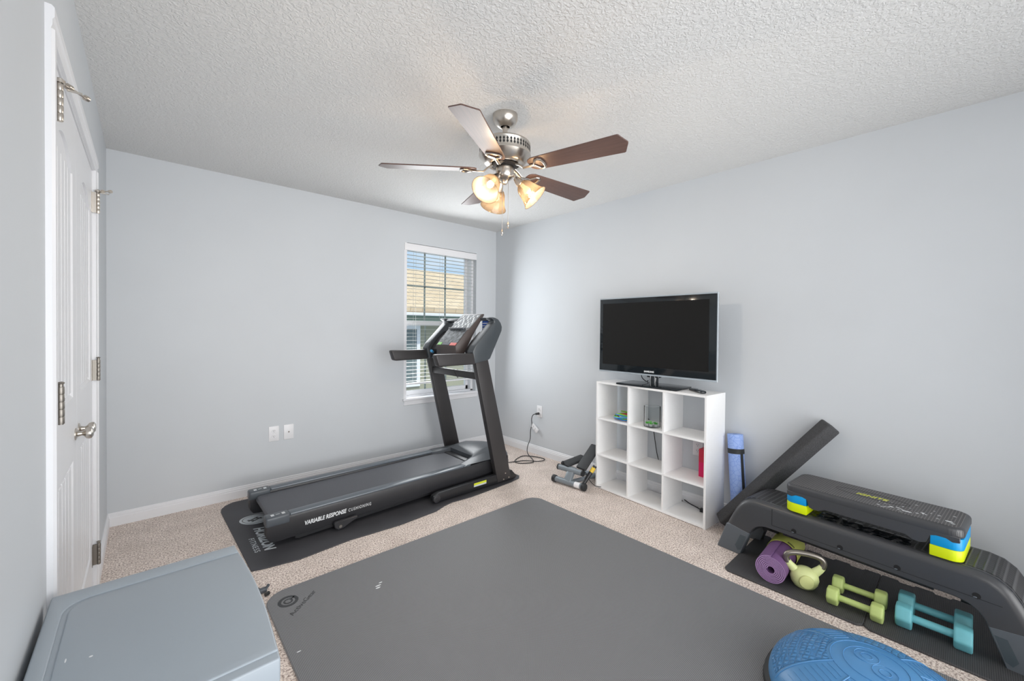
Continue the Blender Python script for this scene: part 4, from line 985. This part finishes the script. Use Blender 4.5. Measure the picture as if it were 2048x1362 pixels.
M['cyan'] = mat('blue_riser', sr(0, 150, 214), 0.4); M['lime'] = mat('yellow_riser', sr(214, 232, 0), 0.4)
for sg in (1, -1):
    def riser(z0, z1, tall):
        t = MB(); o2 = rrect(wx-0.002, ly-0.002, 0.040)
        # U shaped ends: end wall plus side walls
        pts = [p for p in o2]
        c = clip([(y, x) for x, y in pts], 0, True)  # placeholder keeps orientation simple
        ring = []
        yc = ly-tall
        outl = [(-wx+0.002, yc)] + [(-wx+0.042-0.040*cos(R(a)), ly-0.042+0.040*sin(R(a))) for a in range(0, 91, 15)] + [(wx-0.042+0.040*sin(R(a)), ly-0.042+0.040*cos(R(a))) for a in range(0, 91, 15)] + [(wx-0.002, yc)]
        t.prism([(x, sg*y) for x, y in outl], 'z', z0, z1, 0.003, 2)
        return t
    riser(0.0, 0.048, 0.105).build('yellow_riser', M['lime'], sp_, world=False, label='bright yellow riser block')
    riser(0.048, 0.099, 0.103).build('blue_riser', M['cyan'], sp_, world=False, label='bright blue riser block')

# ------------------------------------------------------------------ small weights and mats on the tiles
TZ = 0.011
def dumbbell_mesh(hr, hl, L_, br, col, nm):
    o = thing('dumbbell', '', 'dumbbell', (0, 0, 0))
    m = mat(nm, col, 0.5, noise=(40, 0.04))
    for sg in (-1, 1):
        t = MB(); a = hr/cos(R(30)); 
        hexa = [(a*cos(R(60*k)), a*sin(R(60*k))) for k in range(6)]   # flat side down
        c = sg*(L_/2-hl/2)
        t.prism([(x, z) for x, z in hexa], 'y', c-hl/2, c+hl/2, 0.009, 3)
        t.build('head', m, o, world=False)
    MB().cyl((0, -L_/2+hl*0.6, 0), (0, L_/2-hl*0.6, 0), br, seg=24).build('handle', m, o, world=False)
    return o
def copy_tree(o):
    c = o.copy(); C.objects.link(c)
    for ch in o.children:
        d = ch.copy(); C.objects.link(d); d.parent = c
        for g_ in ch.children:
            h_ = g_.copy(); C.objects.link(h_); h_.parent = d
    return c
dg = dumbbell_mesh(0.038, 0.046, 0.210, 0.0145, sr(190, 208, 128), 'pale_green_vinyl')
dg.location = (2.532, 0.345, TZ+0.038); dg.rotation_euler = (0, 0, R(0)); tag(dg, 'pale green dumbbell lying nearer the big mat, beside the kettlebell', 'dumbbell', 'pale green dumbbells')
d2 = copy_tree(dg); d2.location = (2.672, 0.347, TZ+0.038); d2.rotation_euler = (0, 0, R(1)); tag(d2, 'pale green dumbbell lying behind its twin, nearer the wall', 'dumbbell', 'pale green dumbbells')
db_ = dumbbell_mesh(0.047, 0.056, 0.238, 0.0165, sr(112, 186, 196), 'teal_vinyl')
db_.location = (2.585, 0.086, TZ+0.047); db_.rotation_euler = (0, 0, R(0)); tag(db_, 'teal blue dumbbell in front of its twin, nearer the blue balance trainer', 'dumbbell', 'teal blue dumbbells')
d3 = copy_tree(db_); d3.location = (2.712, 0.086, TZ+0.047); d3.rotation_euler = (0, 0, R(-1)); tag(d3, 'teal blue dumbbell lying behind its twin, nearer the workout deck', 'dumbbell', 'teal blue dumbbells')

kb = thing('kettlebell', 'pale green kettlebell with bare steel handle standing on the foam tiles', 'kettlebell', (2.578, 0.556, TZ), R(-66))
M['kbgreen'] = mat('kettlebell_vinyl', sr(212, 220, 156), 0.45, noise=(30, 0.03))
kbd = MB(); kbd.lathe([(0, 0), (0.036, 0), (0.048, 0.007), (0.061, 0.026), (0.067, 0.049), (0.063, 0.072), (0.050, 0.090), (0.030, 0.102), (0, 0.106)], 40)
for sg in (-1, 1): kbd.tube([(sg*0.030, 0, 0.068), (sg*0.052, 0, 0.090), (sg*0.070, 0, 0.108), (sg*0.080, 0, 0.122)], [0.024, 0.022, 0.0190, 0.0172], 18)
kbd.bm.transform(Matrix.Diagonal((0.96, 0.80, 1, 1)))
kbd.build('bell_body', M['kbgreen'], kb, world=False, smooth=60)
hd = [(sg_x, 0, z_) for sg_x, z_ in ((-0.075, 0.117), (-0.082, 0.135), (-0.080, 0.152), (-0.066, 0.166), (-0.036, 0.174), (0, 0.176), (0.036, 0.174), (0.066, 0.166), (0.080, 0.152), (0.082, 0.135), (0.075, 0.117))]
MB().tube(smooth_path(hd, 4), 0.0145, 18).build('handle', mat('brushed_steel', sr(140, 134, 126), 0.35, metal=0.9), kb, world=False)
q = frame((0.0, -0.050, 0.050), (1, 0, 0), (0, 0.05, 1))
MB().cyl((0, 0, -0.006), (0, 0, 0.0045), 0.034, 0.031, seg=32, bev=0.002, mx=q).build('weight_disc', mat('kettlebell_disc', sr(208, 214, 146), 0.45), kb, world=False)

pm = thing('yoga_mat', 'rolled purple yoga mat with a lime paper sleeve lying under the workout deck', 'yoga mat', (2.79, 0.69, TZ))
ax0 = Vector((2.475, 0.683, TZ+0.074)); ax1 = Vector((3.075, 0.705, TZ+0.074)); qd = Matrix.Translation(ax0) @ (ax1-ax0).to_track_quat('Z', 'Y').to_matrix().to_4x4()
M['purple'] = mat('purple_mat', sr(112, 78, 124), 0.7, noise=(200, 0.06))
M['purple2'] = mat('purple_mat_edge', sr(160, 126, 172), 0.7)
def spiral(r0, r1, turns, n=220):
    return [((r0+(r1-r0)*k/n)*cos(2*pi*turns*k/n), (r0+(r1-r0)*k/n)*sin(2*pi*turns*k/n)) for k in range(n+1)]
t = bmesh.new(); sp1 = spiral(0.015, 0.0685, 7.25); thk = 0.0054
va = []
for (x, y) in sp1:
    n_ = Vector((x, y)).normalized()
    va.append([t.verts.new((x, y, 0)), t.verts.new((x+n_.x*thk, y+n_.y*thk, 0)), t.verts.new((x, y, 0.61)), t.verts.new((x+n_.x*thk, y+n_.y*thk, 0.61))])
for a, b_ in zip(va, va[1:]):
    t.faces.new((a[0], b_[0], b_[1], a[1])); t.faces.new((a[2], a[3], b_[3], b_[2])); t.faces.new((a[1], b_[1], b_[3], a[3])); t.faces.new((a[0], a[2], b_[2], b_[0]))
t.faces.new(va[-1][:2]+[va[-1][3], va[-1][2]]); bmesh.ops.recalc_face_normals(t, faces=t.faces)
mb = MB(); mb._add(t, qd)
for f_ in mb.bm.faces:
    if abs(f_.normal.dot((ax1-ax0).normalized())) > 0.9: f_.material_index = 1
mb.build('rolled_sheet', [M['purple'], M['purple2']], pm, smooth=50)
sl_ = MB().lathe([(0.0745, 0.22), (0.0755, 0.22), (0.0755, 0.42), (0.0745, 0.42)], 44, mx=qd); so_ = sl_.build('paper_sleeve', mat('lime_paper', sr(212, 216, 110), 0.5), pm)
e = MB()
for k in range(7):
    e.box((0.0753, -0.0016, 0), (0.0759, 0.0016, 0.018), mx=qd @ Matrix.Rotation(R(112+k*4.2), 4, 'Z') @ Matrix.Translation((0, 0, 0.23)))
e.build('barcode', M['seam'], so_)
e = MB()
for k in range(10): e.box((0.0753, -0.003, 0), (0.0758, 0.003, 0.045), mx=qd @ Matrix.Rotation(R(215+k*5), 4, 'Z') @ Matrix.Translation((0, 0, 0.34)))
e.build('maroon_print', mat('maroon_print', sr(110, 60, 80), 0.5), so_)

# ------------------------------------------------------------------ balance trainer (half ball)
bs = thing('balance_trainer', 'blue half-ball balance trainer on a black base on the exercise mat edge', 'balance trainer', (1.875, 0.196, 0.008))
MB().lathe([(0, 0), (0.305, 0), (0.325, 0.008), (0.330, 0.022), (0.326, 0.040), (0.312, 0.050), (0, 0.050)], 72).build('base', M['rubber'], bs, world=False)
M['bluerubber'] = mat('blue_rubber', sr(74, 134, 186), 0.32, spec=0.6)
def hexpat():
    m = weave_mat('blue_textured_rubber', sr(64, 124, 178), sr(84, 144, 198), 0.018, 0.32, 'cells', 0.9)
    return m
dome = [(0.312*cos(R(a)), 0.048+0.150*sin(R(a))) for a in range(0, 91, 3)]; dome[-1] = (0, 0.198)
MB().lathe(dome, 96).build('dome', [M['bluerubber']], bs, world=False, smooth=60)
def dome_z(x, y):
    r2 = (x*x+y*y)/0.312**2
    return 0.048+0.150*math.sqrt(max(0, 1-r2))
def patch(mb, u0, u1, v0, v1, fn, n=24, off=0.0008):
    """curved patch on the dome; fn maps (u, v) to x, y"""
    t = bmesh.new(); g_ = [[None]*(n+1) for _ in range(n+1)]
    for i in range(n+1):
        for j in range(n+1):
            x, y = fn(u0+(u1-u0)*i/n, v0+(v1-v0)*j/n); nr = Vector((x/0.312**2, y/0.312**2, (dome_z(x, y)-0.048)/0.15**2)).normalized()
            g_[i][j] = t.verts.new(Vector((x, y, dome_z(x, y)))+nr*off)
    for i in range(n):
        for j in range(n): t.faces.new((g_[i][j], g_[i+1][j], g_[i+1][j+1], g_[i][j+1]))
    bmesh.ops.recalc_face_normals(t, faces=t.faces)
    if g_[n//2][n//2].normal.z < 0: bmesh.ops.reverse_faces(t, faces=t.faces)
    mb._add(t)
phi0 = R(139.0)   # direction on the dome of the band that runs to the left of the picture
tp_ = MB()
for k in range(4):
    a0 = phi0+R(90*k+18); a1 = phi0+R(90*k+72)
    patch(tp_, a0, a1, 0.135, 0.300, lambda u, v_: (cos(u)*v_, sin(u)*v_))
tp_.build('textured_panel', hexpat(), bs, world=False, smooth=60)
rd = MB()
def ridge(pts, r): rd.tube([(x, y, dome_z(x, y)+0.0008) for x, y in pts], r, 6)
for k in range(4):
    for s2 in (16, -16):
        ridge([(cos(phi0+R(90*k+s2))*v_, sin(phi0+R(90*k+s2))*v_) for v_ in [0.125+0.006*j for j in range(31)]], 0.0022)
    for j in range(9):
        v_ = 0.150+j*0.018
        ridge([(cos(phi0+R(90*k+a))*(v_-0.006*math.cos(R(a*6))), sin(phi0+R(90*k+a))*(v_-0.006*cos(R(a*6)))) for a in range(-11, 12, 2)], 0.0014)
for r_ in (0.125, 0.088): rd.tube([(cos(R(a))*r_, sin(R(a))*r_, dome_z(r_, 0)+0.0006) for a in range(0, 360, 6)], 0.0016, 6, closed=True)
for sg in (-1, 1):
    rd.tube([(sg*0.036*cos(phi0+pi/2)+cos(R(a))*0.034, sg*0.036*sin(phi0+pi/2)+sin(R(a))*0.034, dome_z(0.05, 0)+0.0016) for a in range(0, 360, 10)], 0.0012, 6, closed=True)
    rd.tube([(sg*0.036*cos(phi0+pi/2)+cos(R(a))*0.016, sg*0.036*sin(phi0+pi/2)+sin(R(a))*0.016, dome_z(0.05, 0)+0.0016) for a in range(0, 360, 15)], 0.0010, 6, closed=True)
rd.build('raised_ribs', M['bluerubber'], bs, world=False, smooth=60)

# ------------------------------------------------------------------ grey storage cabinet in the near left corner
sb = thing('storage_cabinet', 'waist-high grey plastic storage cabinet in the near left corner by the closet door', 'cabinet', (0.02, 1.25, 0))
M['greyplastic'] = mat('blue_grey_plastic', sr(160, 170, 179), 0.38, noise=(2.5, 0.02), spec=0.55, bump=(260, 0.05, 0.0006))
bx0, bx1, by0, by1, bz = -0.178, 0.212, 0.955, 1.545, 0.66
right = [(bx1+0.0135*sin(pi*k/12), by0+(by1-by0)*k/12) for k in range(13)]
MB().prism([(bx0+0.012, by0+0.012), (bx1-0.012, by0+0.012), (bx1-0.012, by1-0.012), (bx0+0.012, by1-0.012)], 'z', 0.0, bz-0.05, 0.006, 2).build('body', M['greyplastic'], sb)
lid = MB(); t = bmesh.new()
# lid: a plate with a rolled near edge
prof = [(by1, bz-0.05), (by1, bz-0.006), (by1-0.004, bz-0.001)]
lp = [(x, y) for x, y in right]
outl = [(bx0, by0)]+lp+[(bx0, by1)]
lid.prism(outl, 'z', bz-0.055, bz-0.004, 0.004, 3)
# raised centre field bordered by a groove on the wall and rear sides
fld = [(bx0+0.040, by0+0.03)]+[(x-0.006, y) for x, y in right if y < by1-0.07 and y > by0+0.03]
fx1 = right[-1][0]-0.004; fy1 = by1-0.068
fld = [(bx0+0.040, by0+0.024)]+[(bx1+0.001, by0+0.024)]+[(x-0.0015, y) for x, y in right if by0+0.04 < y < fy1-0.01]+[(bx1+0.001, fy1)]
fld += [(bx0+0.040+0.045-0.045*sin(R(a)), fy1-0.045+0.045*cos(R(a))) for a in range(0, 91, 10)]
lid.prism(fld, 'z', bz-0.008, bz, 0.0035, 2)
bord = [(bx0+0.002, by0+0.02), (bx0+0.030, by0+0.02)]+[(bx0+0.030+0.050-0.050*cos(R(a)), fy1+0.012-0.050+0.050*sin(R(a))) for a in range(0, 91, 10)]+[(bx1+0.001, fy1+0.012), (bx1-0.001, by1-0.002), (bx0+0.002, by1-0.002)]
lid.prism(bord, 'z', bz-0.008, bz-0.0005, 0.003, 2)
lid.build('lid', M['greyplastic'], sb, smooth=50)
MB().ball((-0.084, 1.212, bz+0.0004), (0.0032, 0.0028, 0.0006), 10).build('paint_speck', M['whitetxt'], sb)
MB().ball((-0.122, 1.230, bz+0.0004), (0.0014, 0.0075, 0.0006), 10).build('paint_speck', M['whitetxt'], sb)

# small black clamp piece behind the cabinet
cl = thing('collar_clamp', 'small black clamp lying on the carpet behind the grey cabinet', 'clamp', (0.445, 2.37, 0))
q = MB(); q.tube([(0.40+0.03*cos(R(a)), 2.385+0.03*sin(R(a)), 0.014) for a in range(0, 360, 20)], 0.008, 8, closed=True); q.build('ring', M['black2'], cl)
q = MB(); q.box((0.425, 2.36, 0.004), (0.462, 2.385, 0.024), 0.004, 2); q.cyl((0.455, 2.372, 0.012), (0.472, 2.372, 0.034), 0.007, seg=12); q.build('lever', M['grey_blk'], cl)
q = MB(); q.cyl((0.448, 2.330, 0.010), (0.466, 2.338, 0.010), 0.009, seg=12); q.build('screw_knob', M['black2'], cl)
